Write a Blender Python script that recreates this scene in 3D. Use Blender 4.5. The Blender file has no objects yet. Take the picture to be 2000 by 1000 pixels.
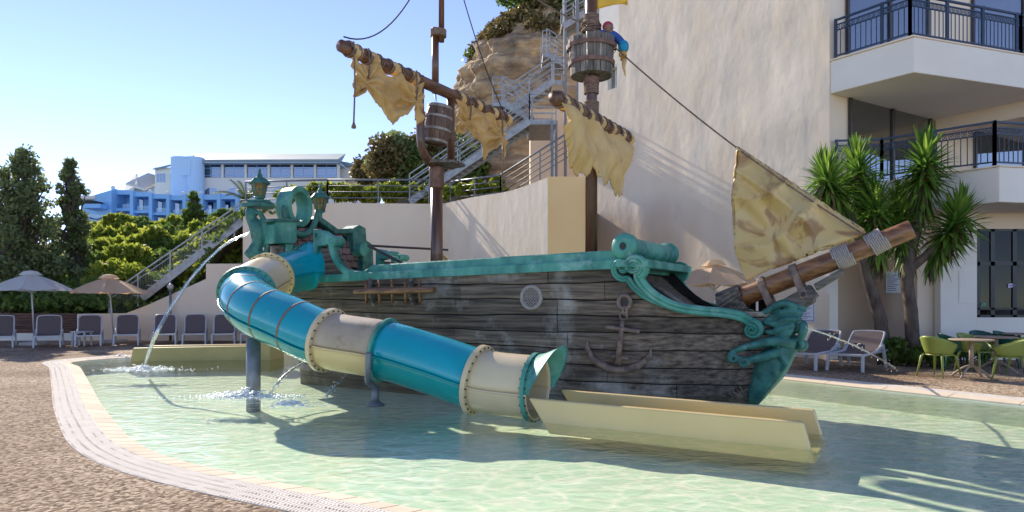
import bpy, bmesh, math, random
import numpy as np
from mathutils import Vector, Matrix, Quaternion
random.seed(7); rng = np.random.default_rng(7)
sc = bpy.context.scene
C = sc.collection
# ------------------------------------------------------------------ camera
F = 1333.0; HC = 1.5; HZ = 585.0        # focal length in photo pixels, eye height, horizon row
cam = bpy.data.cameras.new('camera'); camo = bpy.data.objects.new('camera', cam); C.objects.link(camo)
camo.location = (0, 0, HC); camo.rotation_euler = (math.radians(90), 0, 0)
cam.sensor_width = 36; cam.lens = 24; cam.shift_y = 85/2000; cam.clip_end = 2000
sc.camera = camo
# ------------------------------------------------------------------ world and sun
SUN_EL = math.radians(29); SUN_AZ = math.radians(36)      # azimuth measured left of the view axis (+Y)
w = bpy.data.worlds.new('World'); sc.world = w; w.use_nodes = True
nt = w.node_tree; nt.nodes.clear()
sky = nt.nodes.new('ShaderNodeTexSky'); sky.sky_type = 'NISHITA'; sky.sun_disc = False
sky.sun_elevation = SUN_EL; sky.sun_rotation = -SUN_AZ
sky.air_density = 0.5; sky.dust_density = 0.0; sky.ozone_density = 1.0
bg = nt.nodes.new('ShaderNodeBackground'); bg.inputs['Strength'].default_value = 0.115
ow = nt.nodes.new('ShaderNodeOutputWorld')
hsv = nt.nodes.new('ShaderNodeHueSaturation'); hsv.inputs['Saturation'].default_value = .96; hsv.inputs['Hue'].default_value = .512
nt.links.new(sky.outputs[0], hsv.inputs['Color']); nt.links.new(hsv.outputs[0], bg.inputs[0]); nt.links.new(bg.outputs[0], ow.inputs[0])
sl = bpy.data.lights.new('sun', 'SUN'); slo = bpy.data.objects.new('sun', sl); C.objects.link(slo)
sl.energy = 2.75; sl.angle = math.radians(0.53); sl.color = (1, .91, .77)
sdir = Vector((-math.sin(SUN_AZ)*math.cos(SUN_EL), math.cos(SUN_AZ)*math.cos(SUN_EL), math.sin(SUN_EL)))
slo.rotation_euler = sdir.to_track_quat('Z', 'Y').to_euler(); slo.location = sdir*60
sc.view_settings.view_transform = 'Standard'; sc.view_settings.look = 'None'
sc.view_settings.exposure = 1.48; sc.view_settings.gamma = 1
# ------------------------------------------------------------------ helpers
V = Vector
def P(px, py, d): return V(((px-1000)/F*d, d, HC+(HZ-py)/F*d))
def G(px, py, z=0.0):
    d = F*(HC-z)/(py-HZ); return V(((px-1000)/F*d, d, z))
def lerp(a, b, t): return a+(b-a)*t
def catmull(pts, n=8, closed=False):
    pts = [V(p) for p in pts]; out = []; N = len(pts)
    rng_ = range(N) if closed else range(N-1)
    for i in rng_:
        if closed: p0, p1, p2, p3 = pts[i-1], pts[i], pts[(i+1) % N], pts[(i+2) % N]
        else: p0, p1, p2, p3 = pts[max(i-1, 0)], pts[i], pts[i+1], pts[min(i+2, N-1)]
        for k in range(n):
            t = k/n
            out.append(.5*((2*p1)+(p2-p0)*t+(2*p0-5*p1+4*p2-p3)*t*t+(3*p1-p0-3*p2+p3)*t**3))
    if not closed: out.append(pts[-1].copy())
    return out
OFF = {}
class MB:
    def __init__(s): s.v = []; s.f = []
    def add(s, vs, fs):
        o = len(s.v); s.v += [tuple(v) for v in vs]; s.f += [tuple(i+o for i in f) for f in fs]; return s
    def hexa(s, b, t):
        return s.add(list(b)+list(t), [(3,2,1,0),(4,5,6,7),(0,1,5,4),(1,2,6,5),(2,3,7,6),(3,0,4,7)])
    def box(s, c, sz, rz=0.0):
        c = V(c); x, y, z = [k/2 for k in sz]; R = Matrix.Rotation(rz, 3, 'Z')
        f = lambda a, b, d: c+R@V((a, b, d))
        return s.hexa([f(-x,-y,-z), f(x,-y,-z), f(x,y,-z), f(-x,y,-z)], [f(-x,-y,z), f(x,-y,z), f(x,y,z), f(-x,y,z)])
    def beam(s, p, q, w, h, up=(0,0,1)):
        p, q = V(p), V(q); d = (q-p).normalized(); up = V(up)
        if abs(d.dot(up)) > .99: up = V((0,1,0))
        x = d.cross(up).normalized(); y = x.cross(d).normalized()
        cs = [(-w/2,-h/2),(w/2,-h/2),(w/2,h/2),(-w/2,h/2)]
        return s.hexa([p+x*a+y*b for a, b in cs], [q+x*a+y*b for a, b in cs])
    def tube(s, pts, r, n=10, caps=True, arc=None, up=(0,0,1), flat=1.0):
        pts = [V(p) for p in pts]; m = len(pts)
        rs = r if hasattr(r, '__len__') else [r]*m
        o = len(s.v); prev = None
        full = arc is None; a0, a1 = (0, 2*math.pi) if full else arc
        k = n if full else n+1
        for i, p in enumerate(pts):
            d = (pts[min(i+1, m-1)]-pts[max(i-1, 0)]).normalized()
            if prev is None:
                u = V(up)
                if abs(d.dot(u)) > .97: u = V((0,1,0)) if abs(d.y) < .9 else V((1,0,0))
            else: u = prev
            x = d.cross(u).normalized(); y = x.cross(d).normalized(); prev = y
            for j in range(k):
                a = a0+(a1-a0)*j/n
                s.v.append(tuple(p+(x*math.cos(a)+y*math.sin(a)*flat)*rs[i]))
        for i in range(m-1):
            for j in range(n):
                j2 = (j+1) % k if full else j+1
                s.f.append((o+i*k+j, o+i*k+j2, o+(i+1)*k+j2, o+(i+1)*k+j))
        if caps and full:
            s.f.append(tuple(o+j for j in range(k))[::-1]); s.f.append(tuple(o+(m-1)*k+j for j in range(k)))
        return s
    def sweep(s, pts, prof, side, caps=True, scale=None):
        """sweep a 2D profile (a along 'side' vector, b along the in-plane normal) along pts"""
        pts = [V(p) for p in pts]; m = len(pts); k = len(prof); o = len(s.v); side = V(side).normalized()
        for i, p in enumerate(pts):
            d = (pts[min(i+1, m-1)]-pts[max(i-1, 0)]).normalized()
            nrm = side.cross(d).normalized(); sc_ = 1 if scale is None else scale[i]
            for a, b in prof: s.v.append(tuple(p+side*a+nrm*b*sc_))
        for i in range(m-1):
            for j in range(k):
                j2 = (j+1) % k
                s.f.append((o+i*k+j, o+i*k+j2, o+(i+1)*k+j2, o+(i+1)*k+j))
        if caps: s.f.append(tuple(o+j for j in range(k))[::-1]); s.f.append(tuple(o+(m-1)*k+j for j in range(k)))
        return s
    def lathe(s, prof, org=(0,0,0), axis=(0,0,1), n=16, caps=True):
        org = V(org); ax = V(axis).normalized(); q = V((0,0,1)).rotation_difference(ax); o = len(s.v); m = len(prof)
        for r, z in prof:
            for j in range(n):
                a = 2*math.pi*j/n
                s.v.append(tuple(org+q@V((r*math.cos(a), r*math.sin(a), z))))
        for i in range(m-1):
            for j in range(n):
                j2 = (j+1) % n; s.f.append((o+i*n+j, o+i*n+j2, o+(i+1)*n+j2, o+(i+1)*n+j))
        if caps: s.f.append(tuple(o+j for j in range(n))[::-1]); s.f.append(tuple(o+(m-1)*n+j for j in range(n)))
        return s
    def prism(s, poly, ext):
        n = len(poly); e = V(ext); poly = [V(p) for p in poly]
        return s.add(poly+[p+e for p in poly], [tuple(range(n))[::-1], tuple(range(n, 2*n))]+[(i, (i+1) % n, n+(i+1) % n, n+i) for i in range(n)])
    def ball(s, c, r, n=8):
        c = V(c); r = r if hasattr(r, '__len__') else (r, r, r)
        o = len(s.v); m = n//2+1
        for i in range(m+1):
            t = math.pi*i/m
            for j in range(n):
                a = 2*math.pi*j/n
                s.v.append((c.x+r[0]*math.sin(t)*math.cos(a), c.y+r[1]*math.sin(t)*math.sin(a), c.z+r[2]*math.cos(t)))
        for i in range(m):
            for j in range(n):
                j2 = (j+1) % n; s.f.append((o+i*n+j, o+(i+1)*n+j, o+(i+1)*n+j2, o+i*n+j2))
        return s
    def build(s, name, mat, parent=None, bevel=0, smooth=False, remesh=0, solid=0, sub=0, disp=None):
        me = bpy.data.meshes.new(name); off = OFF.get(parent.name, V((0,0,0))) if parent else V((0,0,0))
        me.from_pydata([(v[0]-off.x, v[1]-off.y, v[2]-off.z) for v in s.v], [], s.f)
        bm = bmesh.new(); bm.from_mesh(me); bmesh.ops.recalc_face_normals(bm, faces=bm.faces); bm.to_mesh(me); bm.free()
        me.materials.append(mat)
        o = bpy.data.objects.new(name, me); C.objects.link(o)
        if smooth:
            for p in me.polygons: p.use_smooth = True
        if solid: md = o.modifiers.new('solid', 'SOLIDIFY'); md.thickness = solid; md.offset = 0
        if sub: md = o.modifiers.new('sub', 'SUBSURF'); md.levels = sub; md.render_levels = sub
        if remesh: md = o.modifiers.new('remesh', 'REMESH'); md.mode = 'VOXEL'; md.voxel_size = remesh; md.use_smooth_shade = True
        if remesh: md = o.modifiers.new('sm', 'SMOOTH'); md.factor = .5; md.iterations = 4
        if bevel: md = o.modifiers.new('bevel', 'BEVEL'); md.width = bevel; md.segments = 2; md.limit_method = 'ANGLE'; md.angle_limit = math.radians(40)
        if parent: o.parent = parent; OFF[o.name] = off
        return o
def thing(name, label, cat, loc=(0,0,0), group=None):
    o = bpy.data.objects.new(name, None); C.objects.link(o); o.location = loc; o.empty_display_size = .2
    OFF[o.name] = V(loc); return tag(o, label, cat, group)
def tag(o, label=None, cat=None, group=None, kind=None):
    if label: o['label'] = label
    if cat: o['category'] = cat
    if group: o['group'] = group
    if kind: o['kind'] = kind
    return o
def copy_tree(o, parent=None):
    c = o.copy(); C.objects.link(c); c.parent = parent
    for ch in [x for x in o.children]: copy_tree(ch, c)
    return c
# ------------------------------------------------------------------ materials
def M(name, c1, c2=None, scale=4, rough=.6, bump=0, metal=0, stretch=(1,1,1), rotz=0, bscale=None, detail=6, c3=None, spec=.5, lo=.35, hi=.65, rnd=0, c3lo=.6, c3hi=.72, c3scale=1.3, trans=0, coat=0, c3dist=0):
    m = bpy.data.materials.new(name); m.use_nodes = True; t = m.node_tree; N = t.nodes; L = t.links
    b = N['Principled BSDF']; b.inputs['Roughness'].default_value = rough; b.inputs['Metallic'].default_value = metal
    b.inputs['Specular IOR Level'].default_value = spec; b.inputs['Coat Weight'].default_value = coat
    c2 = c2 or tuple(min(1, k*1.18) for k in c1)
    tc = N.new('ShaderNodeTexCoord'); mp = N.new('ShaderNodeMapping'); mp.inputs['Rotation'].default_value = (0, 0, rotz)
    mp2 = N.new('ShaderNodeMapping'); mp2.inputs['Scale'].default_value = stretch
    L.new(tc.outputs['Object'], mp.inputs[0]); L.new(mp.outputs[0], mp2.inputs[0])
    nz = N.new('ShaderNodeTexNoise'); nz.inputs['Scale'].default_value = scale; nz.inputs['Detail'].default_value = detail
    L.new(mp2.outputs[0], nz.inputs['Vector'])
    r = N.new('ShaderNodeValToRGB'); r.color_ramp.elements[0].position = lo; r.color_ramp.elements[1].position = hi
    r.color_ramp.elements[0].color = (*c1, 1); r.color_ramp.elements[1].color = (*c2, 1)
    L.new(nz.outputs['Fac'], r.inputs[0]); col = r.outputs[0]
    if c3:
        n3 = N.new('ShaderNodeTexNoise'); n3.inputs['Scale'].default_value = c3scale; n3.inputs['Detail'].default_value = 8; n3.inputs['Roughness'].default_value = .65 if not c3dist else .45; n3.inputs['Distortion'].default_value = c3dist
        L.new(mp.outputs[0], n3.inputs['Vector'])
        r3 = N.new('ShaderNodeValToRGB'); r3.color_ramp.elements[0].position = c3lo; r3.color_ramp.elements[1].position = c3hi
        L.new(n3.outputs['Fac'], r3.inputs[0])
        mx = N.new('ShaderNodeMixRGB'); mx.inputs[2].default_value = (*c3, 1); L.new(r3.outputs[0], mx.inputs[0]); L.new(col, mx.inputs[1]); col = mx.outputs[0]
    if rnd:
        oi = N.new('ShaderNodeObjectInfo'); hs = N.new('ShaderNodeHueSaturation'); mr = N.new('ShaderNodeMapRange')
        mr.inputs['To Min'].default_value = 1-rnd; mr.inputs['To Max'].default_value = 1+rnd
        L.new(oi.outputs['Random'], mr.inputs['Value']); L.new(mr.outputs[0], hs.inputs['Value']); L.new(col, hs.inputs['Color']); col = hs.outputs[0]
    L.new(col, b.inputs['Base Color'])
    if bump:
        nb = N.new('ShaderNodeTexNoise'); nb.inputs['Scale'].default_value = bscale or scale*3; nb.inputs['Detail'].default_value = 8
        L.new(mp2.outputs[0], nb.inputs['Vector']); bp = N.new('ShaderNodeBump'); bp.inputs['Strength'].default_value = 1; bp.inputs['Distance'].default_value = bump
        L.new(nb.outputs['Fac'], bp.inputs['Height']); L.new(bp.outputs[0], b.inputs['Normal'])
    if trans:
        tl = N.new('ShaderNodeBsdfTranslucent'); L.new(col, tl.inputs['Color']); ms = N.new('ShaderNodeMixShader'); ms.inputs[0].default_value = trans
        L.new(b.outputs[0], ms.inputs[1]); L.new(tl.outputs[0], ms.inputs[2]); L.new(ms.outputs[0], N['Material Output'].inputs[0])
    return m
def leafmat(name, c1, c2, c3, trans=.35):
    m = bpy.data.materials.new(name); m.use_nodes = True; t = m.node_tree; N = t.nodes; L = t.links
    b = N['Principled BSDF']; b.inputs['Roughness'].default_value = .5; b.inputs['Specular IOR Level'].default_value = .35
    g = N.new('ShaderNodeNewGeometry'); r = N.new('ShaderNodeValToRGB')
    r.color_ramp.elements[0].color = (*c1, 1); r.color_ramp.elements[1].color = (*c3, 1)
    e = r.color_ramp.elements.new(.5); e.color = (*c2, 1)
    L.new(g.outputs['Random Per Island'], r.inputs[0]); L.new(r.outputs[0], b.inputs['Base Color'])
    tl = N.new('ShaderNodeBsdfTranslucent'); L.new(r.outputs[0], tl.inputs['Color']); ms = N.new('ShaderNodeMixShader'); ms.inputs[0].default_value = trans
    L.new(b.outputs[0], ms.inputs[1]); L.new(tl.outputs[0], ms.inputs[2]); L.new(ms.outputs[0], N['Material Output'].inputs[0])
    return m
def schlick(N, L, f0, normal=None):       # symmetric Fresnel, the same from both sides of a thin sheet
    lw = N.new('ShaderNodeLayerWeight'); lw.inputs[0].default_value = .5
    if normal is not None: L.new(normal, lw.inputs['Normal'])
    pw = N.new('ShaderNodeMath'); pw.operation = 'POWER'; pw.inputs[1].default_value = 5; L.new(lw.outputs['Facing'], pw.inputs[0])
    ma = N.new('ShaderNodeMath'); ma.operation = 'MULTIPLY_ADD'; ma.inputs[1].default_value = 1-f0; ma.inputs[2].default_value = f0; L.new(pw.outputs[0], ma.inputs[0]); return ma.outputs[0]
def glassmat(name, tint, refl=.25, rough=.02):
    m = bpy.data.materials.new(name); m.use_nodes = True; N = m.node_tree.nodes; L = m.node_tree.links; N.remove(N['Principled BSDF'])
    tr = N.new('ShaderNodeBsdfTransparent'); tr.inputs[0].default_value = (*tint, 1); gl = N.new('ShaderNodeBsdfGlossy'); gl.inputs['Roughness'].default_value = rough
    mx = N.new('ShaderNodeMixShader'); L.new(schlick(N, L, .04+refl), mx.inputs[0]); L.new(tr.outputs[0], mx.inputs[1]); L.new(gl.outputs[0], mx.inputs[2])
    L.new(mx.outputs[0], N['Material Output'].inputs[0]); return m
AXR = math.atan2(.507, .862)      # turns the ship axis onto X
m_hull = M('weathered_hull_wood', (.035,.025,.018), (.25,.185,.13), 2.2, .75, .04, stretch=(.5,7,9), rotz=AXR, bscale=3, c3=(.46,.43,.38), c3lo=.52, c3hi=.72, c3scale=.9, rnd=.3, lo=.3, hi=.72)
m_hulldark = M('dark_hull_core', (.012,.010,.008), (.02,.017,.014), 3, .9)
m_teal = M('teal_patina', (.02,.17,.135), (.1,.36,.27), 3, .5, .006, stretch=(1,1,.45), bscale=9, c3=(.33,.5,.44), c3lo=.55, c3hi=.8, c3scale=3)
m_tealgreen = M('green_bronze_patina', (.015,.095,.08), (.05,.2,.16), 6, .5, .008, bscale=14, c3=(.2,.36,.3), c3lo=.6, c3hi=.78, c3scale=4)
m_blue = M('glossy_blue_fibreglass', (.0,.31,.385), (.005,.37,.45), 1.2, .22, .0015, bscale=5, c3=(.16,.38,.46), c3lo=.66, c3hi=.85, c3scale=1.6, coat=.3)
m_green = M('green_teal_fibreglass', (.0,.27,.265), (.005,.33,.315), 1.2, .25, coat=.3)
m_cream = M('cream_fibreglass', (.62,.48,.27), (.72,.57,.35), 1.2, .3, .001, c3=(.42,.28,.13), c3lo=.66, c3hi=.85, c3scale=1.1, coat=.2)
m_yellow = M('pale_yellow_fibreglass', (.68,.5,.21), (.74,.56,.26), 1.0, .35, coat=.2)
m_seam = M('brown_sealant', (.16,.1,.06), (.22,.14,.08), 8, .6)
m_bolt = M('rusty_bolt', (.07,.04,.025), (.12,.07,.04), 20, .6, metal=.4)
m_mast = M('varnished_mast_wood', (.06,.024,.012), (.16,.068,.033), 2, .38, .006, stretch=(6,6,.5), bscale=4, coat=.2)
m_spar = M('varnished_spar_wood', (.11,.042,.014), (.3,.13,.045), 3, .35, .006, stretch=(1.2,5,5), rotz=AXR, bscale=5, coat=.3)
m_yard = M('yard_wood', (.07,.03,.015), (.2,.09,.045), 3, .45, .006, stretch=(5,1,5), rotz=AXR, bscale=5)
m_rope = M('brown_rope', (.14,.085,.06), (.27,.18,.13), 30, .85, .004, bscale=60)
m_rope2 = M('pale_rope', (.3,.25,.22), (.45,.38,.34), 40, .85, .004, bscale=60)
m_wire = M('dark_cable', (.03,.027,.025), (.05,.045,.04), 10, .6)
m_sail = M('tan_canvas', (.47,.27,.085), (.63,.4,.155), 2.5, .7, .02, bscale=4, c3=(.2,.1,.045), c3lo=.56, c3hi=.78, c3scale=2.6)
m_sail2 = M('pale_canvas', (.6,.37,.13), (.7,.47,.2), 2.5, .7, .02, bscale=4, c3=(.3,.17,.07), c3lo=.6, c3hi=.8, c3scale=2.4)
m_jib = M('painted_jib', (.6,.44,.2), (.66,.44,.15), 2.0, .4, .01, bscale=2.2, c3=(.36,.2,.08), c3lo=.5, c3hi=.64, c3scale=1.5, c3dist=2.2)
m_greywood = M('grey_timber', (.05,.042,.036), (.2,.165,.13), 3, .75, .01, stretch=(1,6,6), rotz=AXR, bscale=4)
m_barrel = M('barrel_stave', (.06,.032,.02), (.15,.085,.055), 3, .55, .005, stretch=(5,5,.8), bscale=5, rnd=.25)
m_nest = M('crows_nest_stave', (.1,.085,.07), (.27,.23,.19), 3, .75, .008, stretch=(6,6,.8), bscale=6, rnd=.3)
m_hoop = M('grey_hoop', (.2,.17,.15), (.32,.28,.25), 8, .5, metal=.3)
m_rusthoop = M('rusty_hoop', (.13,.065,.045), (.22,.12,.09), 9, .65, .003)
m_rust = M('rusty_anchor_iron', (.11,.075,.058), (.28,.19,.145), 8, .65, .006, c3=(.22,.2,.19), c3lo=.6, c3hi=.8, c3scale=6)
m_brick = M('pinkish_panel', (.16,.095,.09), (.27,.17,.155), 5, .8, .01, c3=(.1,.06,.06), c3scale=5, rnd=.18)
m_amber = M('amber_lantern_glass', (.35,.15,.03), (.6,.42,.1), 9, .25, trans=.4)
m_plaster = M('rough_plaster', (.77,.615,.45), (.83,.69,.53), .9, .9, .018, stretch=(1,1,.6), bscale=2.6, c3=(.6,.48,.37), c3scale=.35, c3lo=.52, c3hi=.8)
m_smooth = M('smooth_render', (.78,.61,.45), (.83,.67,.51), .6, .9, .004, bscale=5, c3=(.68,.58,.48), c3scale=.4)
m_white = M('white_plaster', (.78,.7,.6), (.84,.77,.67), .7, .85, .006, bscale=3)
m_bounce = M('bounce_lit_render', (.86,.54,.25), (.89,.59,.29), .6, .9, .003)  # warm bounce light on the shaded wall end, put into its base colour
m_steel = M('galvanised_steel', (.26,.26,.26), (.36,.36,.36), 6, .45, metal=.5)
m_darksteel = M('grey_steel', (.16,.17,.19), (.22,.23,.25), 6, .5, metal=.4)
m_navy = M('navy_paint', (.012,.028,.06), (.02,.04,.08), 5, .4)
m_frame = M('dark_brown_frame', (.035,.025,.022), (.05,.038,.034), 5, .45)
m_black = M('black_frame', (.012,.01,.01), (.02,.017,.016), 5, .4)
m_wframe = M('white_frame', (.7,.7,.7), (.78,.78,.78), 4, .4)
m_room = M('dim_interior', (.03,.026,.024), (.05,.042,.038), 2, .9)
m_curtain = M('curtain', (.34,.29,.22), (.46,.4,.31), 5, .9, stretch=(9,9,.3))
m_glass = glassmat('window_glass', (.55,.6,.62), .3)
m_dglass = glassmat('dark_window_glass', (.09,.09,.1), -.02)
m_bglass = glassmat('blue_window_glass', (.3,.45,.6), .3)
m_clear = glassmat('clear_glass', (.85,.93,.96), .06)
m_hblue = M('blue_hotel_paint', (.26,.52,.82), (.3,.56,.85), .1, .8)
m_hlblue = M('light_blue_hotel_paint', (.46,.64,.84), (.5,.68,.87), .1, .8)
m_hcream = M('cream_hotel_wall', (.76,.7,.62), (.82,.76,.68), .1, .9)
m_hroof = M('grey_green_roof', (.2,.26,.28), (.26,.32,.34), .3, .7)
m_plastic = M('white_plastic', (.45,.45,.46), (.53,.53,.54), 3, .35)
m_sling = M('taupe_sling', (.105,.075,.072), (.14,.1,.095), 60, .7, .001)
m_canopy = M('beige_canopy', (.86,.68,.47), (.9,.73,.53), 3, .8, trans=.6)
m_canopy2 = M('grey_white_canopy', (.84,.82,.77), (.88,.86,.82), 3, .8, trans=.6)
m_concrete = M('pale_concrete', (.42,.41,.4), (.52,.5,.48), 5, .85)
m_chair = M('lime_green_plastic', (.27,.33,.065), (.31,.37,.085), 2, .35, trans=.12)
m_chair2 = M('dark_green_plastic', (.012,.09,.06), (.02,.12,.08), 2, .35)
m_table = M('taupe_table', (.36,.26,.18), (.43,.32,.23), 4, .5)
m_slat = M('brown_fence_slat', (.07,.03,.02), (.15,.065,.042), 3, .7, .004, stretch=(1,8,8), rnd=.3)
m_bark = M('bark', (.06,.042,.032), (.14,.1,.075), 8, .9, .02, stretch=(1,1,.4), bscale=14)
m_rock = M('sandstone_cliff', (.34,.21,.11), (.6,.42,.235), 1.2, .95, .3, stretch=(.5,.5,2.2), bscale=1.3, c3=(.13,.1,.075), c3lo=.5, c3hi=.7, c3scale=.35)
m_soil = M('dry_soil', (.12,.085,.05), (.2,.15,.09), 2, .95, .03)
m_leaf_dark = leafmat('dark_conifer_leaf', (.14,.18,.075), (.2,.25,.1), (.3,.33,.13), .5)
m_leaf_mid = leafmat('mid_green_leaf', (.085,.14,.035), (.14,.22,.045), (.23,.3,.06), .5)
m_leaf_lit = leafmat('yellow_green_leaf', (.17,.23,.03), (.3,.37,.05), (.48,.46,.07), .62)
m_leaf_dry = leafmat('dry_brush_leaf', (.11,.1,.035), (.2,.15,.055), (.28,.2,.075), .4)
m_leaf_palm = leafmat('palm_leaf', (.06,.09,.02), (.12,.16,.035), (.2,.22,.06), .4)
m_yucca = leafmat('yucca_leaf', (.07,.15,.025), (.13,.25,.035), (.27,.4,.06), .5)
m_yucca_dry = leafmat('dead_yucca_leaf', (.1,.06,.035), (.2,.13,.07), (.06,.07,.03), .2)
# deck with pebbles
def deckmat():
    m = bpy.data.materials.new('exposed_aggregate'); m.use_nodes = True; N = m.node_tree.nodes; L = m.node_tree.links; b = N['Principled BSDF']
    b.inputs['Roughness'].default_value = .95; b.inputs['Specular IOR Level'].default_value = .12; tc = N.new('ShaderNodeTexCoord')
    v = N.new('ShaderNodeTexVoronoi'); v.inputs['Scale'].default_value = 32; L.new(tc.outputs['Object'], v.inputs['Vector'])
    r = N.new('ShaderNodeValToRGB'); r.color_ramp.elements[0].color = (.13,.09,.06,1); r.color_ramp.elements[1].color = (.68,.55,.41,1)
    e = r.color_ramp.elements.new(.5); e.color = (.4,.29,.195,1)
    sp = N.new('ShaderNodeSeparateColor'); L.new(v.outputs['Color'], sp.inputs[0]); L.new(sp.outputs[0], r.inputs[0])
    n2 = N.new('ShaderNodeTexNoise'); n2.inputs['Scale'].default_value = .4; n2.inputs['Detail'].default_value = 7; L.new(tc.outputs['Object'], n2.inputs['Vector'])
    r2 = N.new('ShaderNodeValToRGB'); r2.color_ramp.elements[0].position = .35; r2.color_ramp.elements[1].position = .68
    r2.color_ramp.elements[0].color = (.5,.44,.4,1); r2.color_ramp.elements[1].color = (1,1,1,1); L.new(n2.outputs[0], r2.inputs[0])
    mx = N.new('ShaderNodeMixRGB'); mx.blend_type = 'MULTIPLY'; mx.inputs[0].default_value = 1; L.new(r.outputs[0], mx.inputs[1]); L.new(r2.outputs[0], mx.inputs[2])
    L.new(mx.outputs[0], b.inputs['Base Color'])
    bp = N.new('ShaderNodeBump'); bp.inputs['Distance'].default_value = .008; bp.inputs['Strength'].default_value = 1; bp.invert = True
    L.new(v.outputs['Distance'], bp.inputs['Height']); L.new(bp.outputs[0], b.inputs['Normal']); return m
m_deck = deckmat()
def watermat():
    m = bpy.data.materials.new('pool_water'); m.use_nodes = True; N = m.node_tree.nodes; L = m.node_tree.links; N.remove(N['Principled BSDF'])
    tc = N.new('ShaderNodeTexCoord')
    mp = N.new('ShaderNodeMapping'); mp.inputs['Scale'].default_value = (1, 1.5, 1); L.new(tc.outputs['Object'], mp.inputs[0])
    n1 = N.new('ShaderNodeTexNoise'); n1.inputs['Scale'].default_value = 3.2; n1.inputs['Detail'].default_value = 4; n1.inputs['Distortion'].default_value = .6; L.new(mp.outputs[0], n1.inputs['Vector'])
    bp = N.new('ShaderNodeBump'); bp.inputs['Distance'].default_value = .05; bp.inputs['Strength'].default_value = .4; L.new(n1.outputs[0], bp.inputs['Height'])
    # caustic light put into the water tint: thin bright lines, a little dimmer between
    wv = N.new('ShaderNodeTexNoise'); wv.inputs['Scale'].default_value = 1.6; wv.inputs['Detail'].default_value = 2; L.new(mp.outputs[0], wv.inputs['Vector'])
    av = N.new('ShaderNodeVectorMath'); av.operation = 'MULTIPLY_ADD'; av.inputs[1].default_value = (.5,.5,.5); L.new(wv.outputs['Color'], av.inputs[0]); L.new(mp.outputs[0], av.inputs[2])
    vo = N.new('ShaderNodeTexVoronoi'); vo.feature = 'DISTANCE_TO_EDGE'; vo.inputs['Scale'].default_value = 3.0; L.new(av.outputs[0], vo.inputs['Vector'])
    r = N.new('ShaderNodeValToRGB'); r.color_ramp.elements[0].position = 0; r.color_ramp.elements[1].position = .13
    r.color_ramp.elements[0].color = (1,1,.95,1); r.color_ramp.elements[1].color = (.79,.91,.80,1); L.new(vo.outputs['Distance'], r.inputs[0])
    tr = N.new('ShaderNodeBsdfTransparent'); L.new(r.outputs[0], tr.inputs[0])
    gl = N.new('ShaderNodeBsdfGlossy'); gl.inputs['Roughness'].default_value = .06; L.new(bp.outputs[0], gl.inputs['Normal'])
    mx = N.new('ShaderNodeMixShader'); L.new(schlick(N, L, .02, bp.outputs[0]), mx.inputs[0]); L.new(tr.outputs[0], mx.inputs[1]); L.new(gl.outputs[0], mx.inputs[2])
    L.new(mx.outputs[0], N['Material Output'].inputs[0]); return m
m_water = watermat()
m_floor = M('pool_floor_render', (.83,.84,.68), (.89,.89,.75), 1.2, .8)
m_tile = M('cream_coping_stone', (.68,.56,.42), (.75,.63,.49), 3, .9, .002, rnd=.08, spec=.1)
m_grate = M('white_grating', (.76,.69,.6), (.82,.75,.66), 5, .95, spec=.05)
m_foam = M('white_foam', (.85,.87,.87), (.9,.92,.92), 8, .3, spec=.8)
m_jet = glassmat('jet_water', (.85,.9,.92), .5, .25)
exec_parts = True
# ------------------------------------------------------------------ leaf clouds
def leaf_mesh(name, pos, size, mat, parent=None, up=.3, long=1.7, seed=0):
    g = np.random.default_rng(seed); n = len(pos); pos = np.asarray(pos, float)
    d = g.normal(size=(n,3)); d[:,2] += up; d /= np.linalg.norm(d, axis=1)[:,None]
    r = g.normal(size=(n,3)); x = np.cross(d, r); x /= np.linalg.norm(x, axis=1)[:,None]
    s = size*g.uniform(.6, 1.4, (n,1))
    vs = np.empty((n,4,3)); vs[:,0] = pos-d*s*long*.5; vs[:,1] = pos+x*s*.5; vs[:,2] = pos+d*s*long*.5; vs[:,3] = pos-x*s*.5
    off = OFF.get(parent.name, V((0,0,0))) if parent else V((0,0,0))
    vs = (vs-np.array(off)).reshape(-1,3).astype(np.float32)
    me = bpy.data.meshes.new(name); me.vertices.add(4*n); me.vertices.foreach_set('co', vs.ravel())
    me.loops.add(4*n); me.loops.foreach_set('vertex_index', np.arange(4*n, dtype=np.int32))
    me.polygons.add(n); me.polygons.foreach_set('loop_start', np.arange(0, 4*n, 4, dtype=np.int32))
    me.update(calc_edges=True); me.validate(); me.materials.append(mat)
    o = bpy.data.objects.new(name, me); C.objects.link(o)
    if parent: o.parent = parent; OFF[o.name] = off
    return o
def cloud(lobes, n, seed=0, shell=.55):
    g = np.random.default_rng(seed); vol = np.array([r[0]*r[1]*r[2] for c, r in lobes])**.7; k = g.choice(len(lobes), n, p=vol/vol.sum())
    d = g.normal(size=(n,3)); d /= np.linalg.norm(d, axis=1)[:,None]; rad = shell+(1-shell)*g.random((n,1))**.6
    # clumps
    c = np.array([l[0] for l in lobes])[k]; r = np.array([l[1] for l in lobes])[k]
    p = c+d*r*rad*(1+.18*np.sin(d[:,:1]*7+k[:,None])*np.cos(d[:,2:]*6+2*k[:,None]))
    return p
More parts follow.
